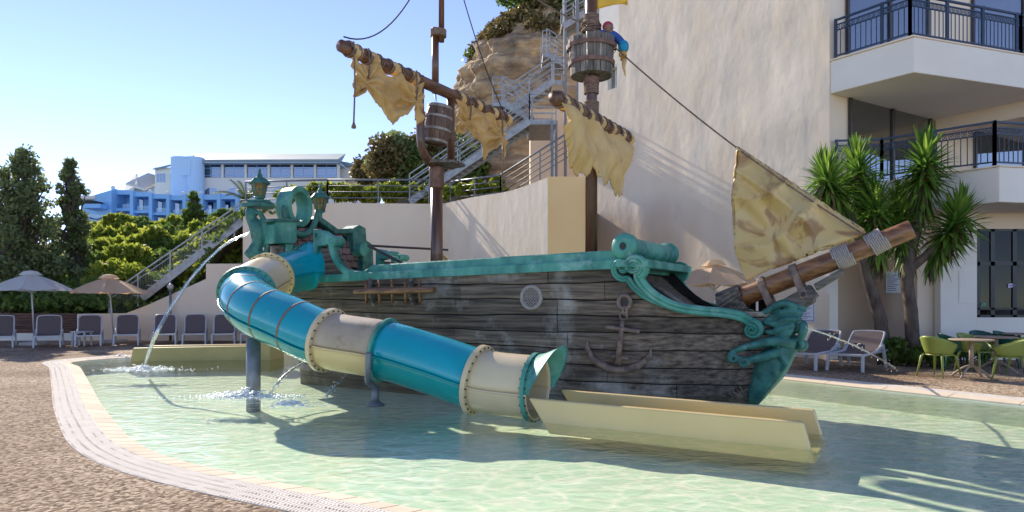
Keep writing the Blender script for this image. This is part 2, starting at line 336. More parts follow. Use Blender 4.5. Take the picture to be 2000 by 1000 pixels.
def tree(name, label, cat, base, lobes, n, size, mat, trunk, seed=1, group=None, up=.3, limbs=True):
    t = thing(name, label, cat, base, group)
    base = V(base); mb = MB(); top = V(np.mean([l[0] for l in lobes], axis=0))
    mb.tube([base, lerp(base, top, .5)+V((.1,0,0)), top], [trunk, trunk*.75, trunk*.4], 8)
    if limbs:
        for i, (c, r) in enumerate(lobes):
            s = lerp(base, top, .35+.5*random.random()); mb.tube([s, lerp(s, V(c), .5)+V((0,0,.1)), c], [trunk*.4, trunk*.28, trunk*.1], 6)
    mb.build('trunk', m_bark, t, smooth=True)
    o = leaf_mesh('crown', cloud(lobes, n, seed, .1), size, mat, t, up, seed=seed); return t
def rlobes(c, r, n, lr, seed):
    """n small lobes spread through an ellipsoid"""
    g = random.Random(seed); out = []
    for i in range(n):
        while True:
            d = V((g.uniform(-1,1), g.uniform(-1,1), g.uniform(-1,1)))
            if d.length < 1: break
        k = g.uniform(.6, 1.3)*lr
        out.append(((c[0]+d.x*r[0], c[1]+d.y*r[1], c[2]+d.z*r[2]), (k, k, k*.8)))
    return out
# ================================================================== SETTING
WZ = -0.06
inner = [tuple(G(x, y).xy) for x, y in ((150,704), (158,716), (177,748), (199,787), (227,822), (256,851), (302,876), (373,899), (500,927), (700,964), (900,1000))]+[(1.6,4.0), (5,3.3), (8.5,3.4), (10.2,5.0),
         (9.2,7.3), (7.4,9.95), (5.13,13.25), (3.2,16.2), (1.0,18.3), (-3,19.2), (-7,19.3), (-9.6,18.4)]
edge = catmull([(x, y, 0) for x, y in inner], 8, True)
def offset_loop(loop, k):
    n = len(loop); out = []
    for i in range(n):
        d = (loop[(i+1) % n]-loop[i-1]).normalized(); out.append(loop[i]+V((-d.y, d.x, 0))*-k)
    return out
cen = sum((p for p in edge), V())/len(edge)
sgn = 1 if (offset_loop(edge, 1)[0]-cen).length > (edge[0]-cen).length else -1
e1 = offset_loop(edge, sgn*.22); e2 = offset_loop(e1, sgn*.36)
bm = bmesh.new()
ov = [bm.verts.new(p) for p in ((-300,-60,0), (300,-60,0), (300,500,0), (-300,500,0))]
iv = [bm.verts.new((p.x, p.y, 0)) for p in e2]
es = [bm.edges.new((ov[i], ov[(i+1) % 4])) for i in range(4)]+[bm.edges.new((iv[i], iv[(i+1) % len(iv)])) for i in range(len(iv))]
bmesh.ops.triangle_fill(bm, edges=es, use_beauty=True)
me = bpy.data.meshes.new('pool_deck'); bm.to_mesh(me); bm.free(); me.materials.append(m_deck)
for p in me.polygons:
    if p.normal.z < 0: p.flip()
tag(bpy.data.objects.new('pool_deck', me), kind='structure'); C.objects.link(bpy.data.objects['pool_deck'])
# coping: cream stones, each its own piece, and outside them the white overflow grating
cop = tag(bpy.data.objects.new('pool_coping', None), kind='structure'); C.objects.link(cop)
n = len(edge)
for i in range(0, n, 2):
    a, b, c = edge[i], edge[(i+1) % n], edge[(i+2) % n]; A1, B1, C1 = e1[i], e1[(i+1) % n], e1[(i+2) % n]
    if a.y < 3.8 and a.x > 3: pass
    f = .006; k = (c-a).normalized()*f
    mb = MB(); dn = V((0,0,-.5)); lo = V((0,0,-.02))
    top = [a+k+lo*1.6, b+lo*1.6, c-k+lo*1.6, C1-k, B1, A1+k]; top = [p+V((0,0,.008)) for p in top]
    mb.prism([p+dn for p in top], -dn); o = mb.build('coping_stone', m_tile, cop, bevel=.004)
gr = MB(); ng = MB()
o0 = e1; L = 0
for i in range(n):
    a, b, A2, B2 = e1[i], e1[(i+1) % n], e2[i], e2[(i+1) % n]
    ng.add([a+V((0,0,-.03)), b+V((0,0,-.03)), B2+V((0,0,-.03)), A2+V((0,0,-.03))], [(0,1,2,3)])
    seg = (b-a).length; k = max(1, round(seg/.034))
    if a.y > 13 and a.x > -4: k = max(1, round(seg/.12))
    for j in range(k):
        t0, t1 = (j+.18)/k, (j+.82)/k
        gr.hexa([lerp(a,b,t0)+V((0,0,-.028)), lerp(a,b,t1)+V((0,0,-.028)), lerp(A2,B2,t1)+V((0,0,-.028)), lerp(A2,B2,t0)+V((0,0,-.028))],
                [lerp(a,b,t0)+V((0,0,.006)), lerp(a,b,t1)+V((0,0,.006)), lerp(A2,B2,t1)+V((0,0,.006)), lerp(A2,B2,t0)+V((0,0,.006))])
    for q in (.02, .25, .5, .75, .98):
        gr.beam(lerp(a,A2,q)+V((0,0,-.004)), lerp(b,B2,q)+V((0,0,-.004)), .022, .02)
tag(gr.build('overflow_grating', m_grate, cop), kind='stuff')
ng.build('grating_channel', M('channel', (.5,.45,.39), (.56,.5,.44), 5, .9, spec=.1), cop)
fl = MB(); fl.add([(p.x, p.y, -.36) for p in edge], [tuple(range(n))]); o = fl.build('pool_floor', m_floor); tag(o, kind='structure')
sk = MB(); skl = offset_loop(edge, -sgn*.002)
for i in range(n): a, b = skl[i], skl[(i+1) % n]; sk.add([(a.x,a.y,-.46), (b.x,b.y,-.46), (b.x,b.y,-.05), (a.x,a.y,-.05)], [(0,1,2,3)])
tag(sk.build('pool_side', m_floor), kind='structure')
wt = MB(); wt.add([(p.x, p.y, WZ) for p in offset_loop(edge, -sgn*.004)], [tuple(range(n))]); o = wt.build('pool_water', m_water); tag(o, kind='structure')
for p in o.data.polygons:
    if p.normal.z < 0: p.flip()
# hillside behind the left wall and garden terrace behind the retaining wall
def hill(X, Y):
    h1 = min(1.2+.30*(Y-25.4), 1+.085*Y)
    h2 = 4.6+.05*(Y-24.5)
    k = max(0, min(1, (X+13.0)/3.2)); k = k*k*(3-2*k)
    h = lerp(h1, h2, k)
    return h+.25*math.sin(X*.9+Y*.4)*min(1, (Y-25.4)/6)
hb = MB(); xs = [-90+2.0*i for i in range(66)]; ys = [25.9+1.5*j if j < 20 else 55+6*(j-20) for j in range(36)]
for y in ys:
    for x in xs: hb.v.append((x, y, hill(x, y)))
for j in range(len(ys)-1):
    for i in range(len(xs)-1): hb.f.append((j*66+i, j*66+i+1, (j+1)*66+i+1, (j+1)*66+i))
tag(hb.build('hillside', m_soil, smooth=True), kind='structure')
ter = MB(); ter.prism([(-2.2,25.8,4.3), (1.15,19.6,4.3), (2.0,19.6,4.3), (3.2,25.2,4.3), (3.2,27,4.3), (-2.2,27,4.3)], (0,0,.32))
tag(ter.build('garden_terrace', m_soil), kind='structure')
# ---- walls
wl = thing('retaining_wall', 'low beige rendered wall sloping up behind the row of loungers', 'wall', P(300, 668, 24.9))
poly = [(150,672), (150,613), (245,612), (285,597), (402,545), (402,515), (600,515), (600,672)]
mb = MB(); mb.prism([P(x, y, 24.9) for x, y in poly], (0,.3,0)); mb.build('wall_face', m_smooth, wl, bevel=.02)
w1 = thing('garden_wall', 'tall beige rendered garden wall behind the ship stern, facing the pool', 'wall', (-6.1,25.4,0))
mb = MB(); mb.prism([P(474,672,25.4), P(474,402,25.4), P(660,396,25.4), P(842,398,25.4), P(868,397,25.3), P(868,672,25.3)], (0,.3,0)); mb.build('wall_face', m_smooth, w1, bevel=.02)
w2 = thing('terrace_wall', 'sunlit white plaster wall running from garden wall towards the building', 'wall', (-.6,21.6,0))
A2_, B2_ = V((-2.52,25.28,0)), V((1.0,19.2,0)); nn = V((.815,.58,0))*.3
top = catmull([(0,0,5.05), (.35,0,4.98), (.7,0,4.85), (1,0,4.93)], 5)
for i in range(len(top)-1):
    a, b = lerp(A2_, B2_, top[i].x), lerp(A2_, B2_, top[i+1].x)
    w2mb = w2mb if i else MB()
    w2mb.hexa([a, b, b+nn, a+nn], [a+V((0,0,top[i].z)), b+V((0,0,top[i+1].z)), b+nn+V((0,0,top[i+1].z)), a+nn+V((0,0,top[i].z))])
w2mb.build('wall_face', m_plaster, w2)
w3 = MB(); w3.box((1.55,19.36,2.48), (1.08,.3,4.96)); w3.box((1.94,22.4,2.4), (.3,5.8,4.8))
tag(w3.build('bounce_tinted_wall', m_bounce), 'apricot painted end of the terrace wall behind the front mast', 'wall')
pip = MB(); pip.tube([(2.13,19.15,0), (2.13,19.15,5.0)], .045, 10); tag(pip.build('drain_pipe', m_wframe, smooth=True), 'slim white vertical pipe at the end of the apricot wall', 'pipe')
# ================================================================== RIGHT BUILDING
K = V((7.907,17.0,0)); WD = V((-.524,.852,0)); WR = V((.852,.524,0))     # corner, along the side wall, along the front
def onwall(px, py):        # point of the side wall seen at a pixel
    k = (px-1000)/F; t = (K.x-k*K.y)/(k*WD.y-WD.x); p = K+WD*t; return V((p.x, p.y, HC+(HZ-py)/F*p.y))
def onfront(px, py, back=0):
    o = K-WD*(-back)*1.0; o = K+WD*back; k = (px-1000)/F; t = (o.x-k*o.y)/(k*WR.y-WR.x); p = o+WR*t; return V((p.x, p.y, HC+(HZ-py)/F*p.y))
bl = thing('apartment_building', 'cream plastered apartment building with navy balcony railings beside the pool', 'building', (9,19,0))
inn = V((.852,.524,0))
def wallslab(mb, a, b, z0, z1, th, nd): mb.hexa([a+V((0,0,z0)), b+V((0,0,z0)), b+nd*th+V((0,0,z0)), a+nd*th+V((0,0,z0))], [a+V((0,0,z1)), b+V((0,0,z1)), b+nd*th+V((0,0,z1)), a+nd*th+V((0,0,z1))])
FAR = K+WD*10.0; SETB = onwall(1208, 70)
tS = (SETB-V((0,0,SETB.z))-K).length
# side wall as a relief grid: hand-trowelled plaster; openings for a small window and a door
mb = MB(); nu, nv = 70, 60; Hs = SETB.z
def wall_bump(u, z): return .25*(.022*math.sin(u*1.7+1.3*math.sin(z*.9))+.02*math.sin(z*2.1+u*.7)+.014*math.sin(u*4.3-z*1.9+2*math.sin(z*1.3+u)))
wn1, wn2 = onwall(1185,178), onwall(1207,125); dr1, dr2 = onwall(1440,690), onwall(1512,548)
def uof(p): return (V((p.x,p.y,0))-K).length
wu = sorted((uof(wn1), uof(wn2))); du = sorted((uof(dr1), uof(dr2)))
us = sorted(set([10.0*i/nu for i in range(nu+1)]+wu+du)); zs_ = sorted(set([14.0*j/nv for j in range(nv+1)]+[wn1.z, wn2.z, dr2.z]))
for z in zs_:
    for u in us: p = K+WD*u; b = wall_bump(u, z)*(0 if u < .12 else 1); mb.v.append((p.x-inn.x*b, p.y-inn.y*b, z))
nu2 = len(us)
for j in range(len(zs_)-1):
    for i in range(nu2-1):
        uc, zc = (us[i]+us[i+1])/2, (zs_[j]+zs_[j+1])/2
        if wu[0] < uc < wu[1] and wn1.z < zc < wn2.z: continue
        if du[0] < uc < du[1] and zc < dr2.z: continue
        if uc > tS-.0 and zc > Hs+.0: continue
        mb.f.append((j*nu2+i, j*nu2+i+1, (j+1)*nu2+i+1, (j+1)*nu2+i))
mb.build('side_wall', m_plaster, bl, smooth=True)
# reveals, panes
def opening(u0, u1, z0, z1, dep, fm, gm, name, back):
    a, b = K+WD*u0, K+WD*u1; q = MB()
    for s, e in ((a, b), ):
        q.hexa([a+V((0,0,z0)), a+inn*dep+V((0,0,z0)), a+inn*dep+WD*.05+V((0,0,z0)), a+WD*.05+V((0,0,z0))], [a+V((0,0,z1)), a+inn*dep+V((0,0,z1)), a+inn*dep+WD*.05+V((0,0,z1)), a+WD*.05+V((0,0,z1))])
        q.hexa([b-WD*.05+V((0,0,z0)), b-WD*.05+inn*dep+V((0,0,z0)), b+inn*dep+V((0,0,z0)), b+V((0,0,z0))], [b-WD*.05+V((0,0,z1)), b-WD*.05+inn*dep+V((0,0,z1)), b+inn*dep+V((0,0,z1)), b+V((0,0,z1))])
        q.hexa([a+WD*.05+V((0,0,z1-.06)), b-WD*.05+V((0,0,z1-.06)), b-WD*.05+inn*dep+V((0,0,z1-.06)), a+WD*.05+inn*dep+V((0,0,z1-.06))], [a+WD*.05+V((0,0,z1)), b-WD*.05+V((0,0,z1)), b-WD*.05+inn*dep+V((0,0,z1)), a+WD*.05+inn*dep+V((0,0,z1))])
        m_ = (a+b)/2; q.beam(m_+inn*dep*.7+V((0,0,z0)), m_+inn*dep*.7+V((0,0,z1)), .06, .06)
    f = q.build(name, fm, bl); g = MB(); g.hexa(*[[p+V((0,0,z)) for p in (a+inn*dep*.7, b+inn*dep*.7, b+inn*(dep*.7+.01), a+inn*(dep*.7+.01))] for z in (z0, z1)]); g.build('pane', gm, f)
    g = MB(); g.hexa(*[[p+V((0,0,z)) for p in (a+inn*(dep+.4), b+inn*(dep+.4), b+inn*(dep+.45), a+inn*(dep+.45))] for z in (z0, z1)]); g.build('room_back', back, f)
opening(wu[0], wu[1], wn1.z, wn2.z, .25, m_hcream, m_bglass, 'window', m_room)
opening(du[0], du[1], 0, dr2.z, .12, m_wframe, m_dglass, 'glazed_door', m_room)
# upper setback wall and roof terrace ledge
a, b = K+WD*tS, K+WD*10.3; mb = MB()
mb.hexa([K+WD*tS+inn*.0+V((0,0,Hs-.15)), K+WD*10.3+V((0,0,Hs-.15)), K+WD*10.3+inn*4+V((0,0,Hs-.15)), K+WD*tS+inn*4+V((0,0,Hs-.15))], [K+WD*tS+V((0,0,Hs)), K+WD*10.3+V((0,0,Hs)), K+WD*10.3+inn*4+V((0,0,Hs)), K+WD*tS+inn*4+V((0,0,Hs))])
mb.build('roof_ledge', m_white, bl)
mb = MB(); mb.hexa([K+WD*3+inn*1.0+V((0,0,Hs)), K+WD*10.3+inn*1.0+V((0,0,Hs)), K+WD*10.3+inn*1.4+V((0,0,Hs)), K+WD*3+inn*1.4+V((0,0,Hs))], [K+WD*3+inn*1.0+V((0,0,16)), K+WD*10.3+inn*1.0+V((0,0,16)), K+WD*10.3+inn*1.4+V((0,0,16)), K+WD*3+inn*1.4+V((0,0,16))])
mb.build('upper_wall', m_white, bl)
mb = MB(); mb.hexa([FAR+V((0,0,0)), FAR+inn*6, FAR+inn*6+WD*.3, FAR+WD*.3], [p+V((0,0,Hs-.2)) for p in (FAR, FAR+inn*6, FAR+inn*6+WD*.3, FAR+WD*.3)]); mb.build('end_wall', m_smooth, bl)
# front: recessed facade
zF1, zF2 = 4.43, 7.43          # floor levels of the two balconies
mb = MB(); wallslab(mb, K+WR*0, K+WR*14, 3.6, 14, .3, WD); o = mb.build('front_wall', m_smooth, bl)
cor = MB(); cor.hexa([K+V((0,0,0)), K+WR*.35, K+WR*.35+WD*.4, K+WD*.12], [p+V((0,0,3.6)) for p in (K, K+WR*.35, K+WR*.35+WD*.4, K+WD*.12)]); cor.build('corner_pier', m_white, bl)
mb = MB(); wallslab(mb, K+WR*.35+WD*1.2, K+WR*9+WD*1.2, 0, 3.7, .3, WD); mb.build('alcove_wall', m_smooth, bl)
mb = MB(); c2 = P(1805, 700, 17.3); c2.z = 0; mb.box((c2.x+.1, c2.y+.3, 1.9), (.55,.6,3.8)); mb.build('alcove_pier', m_smooth, bl)
def slidingdoor(x0, y0, x1, z0, proud=.03):
    a, b = onfront(x0, y0), onfront(x1, y0); z1 = (a.z+b.z)/2; fwd = -WD
    a = V((a.x, a.y, 0))+fwd*proud; b = V((b.x, b.y, 0))+fwd*proud; d = (b-a); q = MB(); W = d.length; d.normalize()
    for s, e in ((0,.09), (W/2-.06, W/2+.06), (W-.09, W)):
        wallslab(q, a+d*s, a+d*e, z0, z1, .06, fwd)
    wallslab(q, a+d*.09, a+d*(W/2-.06), z1-.09, z1, .05, fwd); wallslab(q, a+d*(W/2+.06), a+d*(W-.09), z1-.09, z1, .05, fwd)
    f = q.build('sliding_door', m_frame, bl)
    for s, e in ((.09, W/2-.06), (W/2+.06, W-.09)):
        g = MB(); wallslab(g, a+d*s, a+d*e, z0, z1-.09, .02, fwd); g.build('pane', m_glass, f)
    g = MB()
    nf = 34
    for i in range(nf):
        s0, s1 = .1+(W-.2)*i/nf, .1+(W-.2)*(i+1)/nf
        k0, k1 = (.004+.012*(i % 2)), (.004+.012*((i+1) % 2))
        g.add([a+d*s0-fwd*(k0-.0)+V((0,0,z0)), a+d*s1-fwd*k1+V((0,0,z0)), a+d*s1-fwd*k1+V((0,0,z1-.09)), a+d*s0-fwd*k0+V((0,0,z1-.09))], [(0,1,2,3)])
    g.build('curtain', m_curtain, f)
slidingdoor(1655, 183, 1815, zF1+.02)
slidingdoor(1900, 210, 2080, zF1+.02)
slidingdoor(1650, -120, 1810, zF2+.02)
slidingdoor(1895, -110, 2080, zF2+.02)
# balconies: angled slab, railing with posts, balusters and ring frieze
def balcony(pts, z1, th, soff):
    base = MB(); base.prism([V((p.x, p.y, z1-th)) for p in pts], (0,0,th)); base.build('balcony_slab', m_white, bl, bevel=.02)
    lip = MB(); pts2 = []
    cx = sum((p for p in pts), V())/len(pts)
    lip.prism([V((p.x+(p.x-cx.x)*.008, p.y+(p.y-cx.y)*.012, z1)) for p in pts], (0,0,.035)); lip.build('floor_edge', m_smooth, bl)
def railing(run, z0, h=.98):
    r = MB(); root = None
    q = MB()
    for a, b in zip(run[:-1], run[1:]):
        for zz, w_ in ((h, .055), (h-.12, .03), (h-.26, .03), (.09, .04)): q.beam(a+V((0,0,z0+zz)), b+V((0,0,z0+zz)), w_, w_*.8)
    root = q.build('railing', m_navy, bl)
    for a, b in zip(run[:-1], run[1:]):
        L_ = (b-a).length; nb = max(2, int(L_/.125)); fr = MB()
        for i in range(nb+1):
            p = lerp(a, b, i/nb)
            if i in (0, nb) or i % 9 == 0:
                m = MB(); m.beam(p+V((0,0,z0)), p+V((0,0,z0+h+.03)), .06, .06, (0,1,0)); m.build('post', m_navy, root)
            else:
                m = MB(); m.beam(p+V((0,0,z0+.09)), p+V((0,0,z0+h-.26)), .016, .016, (0,1,0)); m.build('baluster', m_navy, root)
            if i < nb:
                p2 = lerp(a, b, (i+1)/nb)
                fr.beam(p+V((0,0,z0+h-.26)), p2+V((0,0,z0+h-.12)), .012, .012); fr.beam(p+V((0,0,z0+h-.12)), p2+V((0,0,z0+h-.26)), .012, .012)
                c_ = (p+p2)/2+V((0,0,z0+h-.19)); d_ = (b-a).normalized()
                fr.tube([c_+(d_*math.cos(t)+V((0,0,1))*math.sin(t))*.052 for t in [k*math.pi/4 for k in range(9)]], .007, 5, False)
        fr.build('frieze', m_navy, root)
U0 = K+V((0,0,0))-WD*.02; U1 = V((9.07,15.4,0)); U2 = V((12.43,16.57,0)); U3 = U2+V((.944,.33,0))*6
balcony([K+WR*.02, U1, U2, U3, K+WR*12], zF2, .8, 0)
railing([K+WR*.1-WD*.1, U1+WD*.1+WR*.02, U2+WD*.08, U3+WD*.08], zF2+.03)
L0 = K+WR*1.3; L1 = V((10.75,15.05,0)); L2 = L1+V((.944,.20,0))*6
balcony([L0, L1, L2, L2+WD*4, K+WR*10], zF1, .78, 0)
railing([K+WR*.1-WD*.12, K+WR*.9-WD*.8, L1+WD*.1, L2+WD*.08], zF1+.03)
mb = MB(); mb.prism([V((*p.xy, zF1-.3)) for p in (K+WR*.05, K+WR*1.0-WD*.9, L0-WD*.6+WR*.6, L0+WR*.5)], (0,0,.3)); mb.build('balcony_step', m_white, bl)
mb = MB(); mb.beam(lerp(U1, U2, 1.45)+V((0,0,zF2-1.0)), lerp(U1, U2, 1.45)+WD*3+V((0,0,zF2-1.0)), .7, .42); mb.build('balcony_beam', m_smooth, bl)
for px, py in ((1743,169), (1978,203)):
    p = onfront(px, py); f = thing('wall_lamp', 'small bronze wall lamp %s' % ('above the curtained sliding door' if px < 1800 else 'beside the concrete beam under upper balcony'), 'lamp', p)
    f_ = -WD; q = MB(); q.beam(p, p+f_*.12, .05, .05); q.lathe([(.02,.09), (.11,.03), (.11,.01), (.07,0)], p+f_*.16-V((0,0,.02)), n=10); q.build('bracket', m_frame, f)
    q = MB(); q.lathe([(.07,0), (.085,-.08), (.05,-.14)], p+f_*.16-V((0,0,.02)), n=10); q.build('globe', m_tealgreen, f)
# ground floor dining room front
R0 = P(1837, 700, 17.0); R0.z = 0
mb = MB(); RX = 17.0
def rfront(x0, y0, x1, y1, mb, d=17.0, th=.25):
    a, b = P(x0, y0, d), P(x1, y1, d); mb.hexa([V((a.x, d, b.z)), V((b.x, d, b.z)), V((b.x, d+th, b.z)), V((a.x, d+th, b.z))], [V((a.x, d, a.z)), V((b.x, d, a.z)), V((b.x, d+th, a.z)), V((a.x, d+th, a.z))])
q = MB(); rfront(1837, 380, 1908, 704, q); q.build('dining_wall', m_white, bl)
q = MB(); rfront(1908.2, 620, 2250, 704, q); q.build('dining_wall', m_white, bl)
q = MB(); rfront(1908.2, 380, 2250, 447, q); q.build('dining_wall', m_smooth, bl)
q = MB(); rfront(1873, 528, 1907, 592, q, 16.985, .012); q.build('meter_cover', m_white, bl, bevel=.004)
wf = MB()
for x0, y0, x1, y1 in ((1908.5,447,1914,620), (1935,447,1943,620), (1978,447,1986,620), (2040,447,2050,620), (1908.5,447,2100,452), (1908.5,511,2100,519), (1908.5,601,2100,605), (1908.5,615,2100,620)):
    rfront(x0, y0, x1, y1, wf, 17.02, .08)
wf = wf.build('dining_window', m_black, bl)
for i, (x0, x1) in enumerate(((1914,1935), (1943,1978), (1986,2040), (2050,2100))):
    for y0, y1 in ((452,511), (519,601)):
        g = MB(); rfront(x0, y0, x1, y1, g, 17.05, .01); g.build('pane', m_dglass, wf)
q = MB(); rfront(1900, 440, 2300, 704, q, 19.5, .1); q.build('room_back', m_room, bl)
q = MB(); q.box((20.2,18.4,3.45), (16,2.6,.1)); q.box((12.15,18.6,1.7), (.1,2.4,3.4)); q.build('room_shell', m_room, bl)
q = MB(); a = P(1908,470,17.4); q.box((a.x+3, 18.3, a.z), (6,1.2,.05)); q.build('ceiling_beam', m_room, bl)
# printed notices: door sign and pink strip, stickers without any figure
def notice(name, pts, mat, label, lines=None):
    t = thing(name, label, 'sign', pts[0]); q = MB(); nrm = (pts[1]-pts[0]).cross(pts[3]-pts[0]).normalized()
    if nrm.y > 0: nrm = -nrm
    q.prism([p+nrm*.004 for p in pts], nrm*.012); q.build('panel', mat, t)
    if lines:
        e = (pts[1]-pts[0]); h = (pts[3]-pts[0])
        for (u0, v0, u1, v1, m) in lines:
            g = MB(); g.prism([pts[0]+e*u+h*v+nrm*.018 for u, v in ((u0,v0),(u1,v0),(u1,v1),(u0,v1))], nrm*.003); g.build('print', m, t)
    return t
m_paper = M('white_notice', (.72,.74,.8), (.78,.8,.85), 3, .4); m_ink = M('blue_ink', (.08,.12,.35), (.1,.15,.4), 9, .5); m_red = M('red_ink', (.55,.04,.05), (.6,.06,.06), 9, .5)
def txtlines(n=8, x0=.16, x1=.8, y0=.12, y1=.6):
    g = random.Random(n); return [(x0, y0+(y1-y0)*i/n, x0+(x1-x0)*g.uniform(.6, 1), y0+(y1-y0)*(i+.35)/n, m_ink) for i in range(n)]
pts = [onwall(1556,628), onwall(1592,622), onwall(1592,572), onwall(1556,577)]
pts[1].z = pts[0].z; pts[2].z = pts[3].z = pts[0].z+.72
nt_ = notice('pool_rules_sign', pts, m_paper, 'white framed notice with blue border and red symbol on the plaster wall', txtlines()+[(.04,.03,.96,.055,m_ink), (.04,.94,.96,.965,m_ink), (.04,.055,.065,.94,m_ink), (.935,.055,.96,.94,m_ink)])
e_, h_ = pts[1]-pts[0], pts[3]-pts[0]; nr = V((-.852,-.524,0))
q = MB(); c_ = pts[0]+e_*.62+h_*.8+nr*.022; ed = e_.normalized()
q.tube([c_+(ed*math.cos(t)+V((0,0,1))*math.sin(t))*.06 for t in [k*math.pi/8 for k in range(17)]], .012, 6, False); q.beam(c_-ed*.045+V((0,0,.045)), c_+ed*.045-V((0,0,.045)), .014, .014); q.build('red_symbol', m_red, nt_)
al = V((0,0,0)); pA = K+WR*.35+WD*1.2
def onalc(px, py):
    k = (px-1000)/F; o = pA; t = (o.x-k*o.y)/(k*WR.y-WR.x); p = o+WR*t; return V((p.x, p.y, HC+(HZ-py)/F*p.y))
pts = [onalc(1729,572), onalc(1757,572), onalc(1757,530), onalc(1729,530)]
notice('alcove_notice', pts, m_paper, 'white notice with blue text on alcove wall between the yucca trunks', txtlines(9, .1, .9, .1, .9))
d_ = 17.04
pts = [P(1914.5,598,d_), P(1922,598,d_), P(1922,590,d_), P(1914.5,590,d_)]
sg = notice('green_window_sign', pts, M('green_sign', (.01,.1,.06), (.015,.13,.08), 4, .4), 'small dark green sign reading UB low in the dining window', None)
def text3d(body, loc, size, mat, parent, rx=90):
    cu = bpy.data.curves.new('lettering', 'FONT'); cu.body = body; cu.size = size; cu.extrude = .001
    tmp = bpy.data.objects.new('lettering', cu); dg = bpy.context.evaluated_depsgraph_get(); C.objects.link(tmp); dg.update()
    me = bpy.data.meshes.new_from_object(tmp.evaluated_get(dg)); bpy.data.objects.remove(tmp)
    me.materials.append(mat); o = bpy.data.objects.new('lettering', me); C.objects.link(o); o.rotation_euler = (math.radians(rx), 0, 0); o.parent = parent; o.location = V(loc)-OFF[parent.name]; OFF[o.name] = OFF[parent.name]; return o
text3d('UB', pts[0]+V((.012,-.02,.02)), .085, M('sign_green_letter', (.1,.5,.3), (.12,.55,.34), 3, .4), sg)
pts = [P(1968,562,d_), P(1984,560.5,d_), P(1984,553,d_), P(1968,554.5,d_)]
notice('pink_sticker', pts, M('pink_sticker', (.66,.5,.62), (.72,.56,.68), 3, .4), 'small pale pink lettered sticker on the dining room window', [(.08+.12*i, .3, .08+.12*i+.07, .7, m_ink) for i in range(7)])
# ================================================================== FAR HOTEL
ht = thing('blue_hotel', 'far blue and cream hotel with glazed top floor on the hill', 'building', P(440,460,90))
D = 90
def hb_(x0, y0, x1, y1, d=D, dep=6, name='wall', mat=None, parent=None):
    a, b = P(x0, y0, d), P(x1, y1, d); q = MB(); q.hexa([(a.x,d,b.z), (b.x,d,b.z), (b.x,d+dep,b.z), (a.x,d+dep,b.z)], [(a.x,d,a.z), (b.x,d,a.z), (b.x,d+dep,a.z), (a.x,d+dep,a.z)])
    return q.build(name, mat, parent or ht)
# top glazed storey
hb_(386, 347, 665, 372, D, 10, 'cream_band', m_hcream); hb_(386, 372, 700, 470, D+.1, 10, 'lower_wall', m_hcream)
rf = MB(); a = P(380,312,D-1); b = P(668,316,D-1)
rf.hexa([P(380,318,D-1.2), P(666,318,D-1.2), P(666,318,D+9), P(380,318,D+9)], [P(386,312,D-1.2), P(660,311,D-1.2), P(676,300,D+9), P(376,300,D+9)]); rf.build('roof', m_hroof, ht)
hb_(386, 318.2, 665, 321, D, 8, 'lintel', m_hlblue)
hb_(390, 322, 660, 347, D+1.6, .3, 'room_back', m_room)
cols = [389+45.2*i for i in range(7)]
for x in cols: hb_(x-2, 321, x+2, 347, D-.02, .5, 'pillar', m_hcream)
for i in range(6):
    x0, x1 = cols[i]+2.2, cols[i+1]-2.2
    f = MB()
    for xx in (x0+.3, (x0+x1)/2, x1-.3): f.beam(P(xx,321,D+.25), P(xx,346.8,D+.25), .05, .05, (0,1,0))
    f.beam(P(x0,329,D+.25), P(x1,329,D+.25), .06, .06); f.beam(P(x0,343,D+.25), P(x1,343,D+.25), .06, .06)
    f = f.build('window', m_hblue, ht)
    for xa, xb in ((x0+.5, (x0+x1)/2-.4), ((x0+x1)/2+.4, x1-.5)): hb_(xa, 329.6, xb, 346.5, D+.26, .02, 'pane', m_bglass, f)
    hb_(x0+.5, 321.3, x1-.5, 328.6, D+.26, .02, 'pane', m_bglass, f)
def arch(x0, x1, y0, y1):
    q = MB(); pts = [P(x0, y1, D-.05)]+[P((x0+x1)/2-(x1-x0)/2*math.cos(t), y1-(y1-y0)*math.sin(t), D-.05) for t in [math.pi*k/14 for k in range(1, 14)]]+[P(x1, y1, D-.05)]
    q.prism(pts, (0,.12,0)); f = q.build('arched_window', m_hlblue, ht)
    c = sum(pts, V())/len(pts); q = MB(); q.prism([c+(p-c)*.9-V((0,.02,0)) for p in pts], (0,.01,0)); q.build('pane', m_bglass, f)
arch(397, 429, 366, 380); arch(441, 474, 366, 380); arch(486, 518, 366, 380); arch(531, 563, 366, 380); arch(576, 608, 366, 380)
# blue towers
q = MB(); q.lathe([(1.5,0), (1.5,8.5)], P(358,436,D-.5), n=20); q.build('tower', m_hlblue, ht, smooth=False)
hb_(341, 310, 372, 343, D-2, 3, 'tower_block', m_hlblue); hb_(354, 343, 378, 436, D-1.6, 3, 'tower_shaft', m_hlblue); q = MB(); q.lathe([(1.15,0), (1.15,8.8)], P(381,440,D-.8), n=18); q.build('tower', m_hlblue, ht)
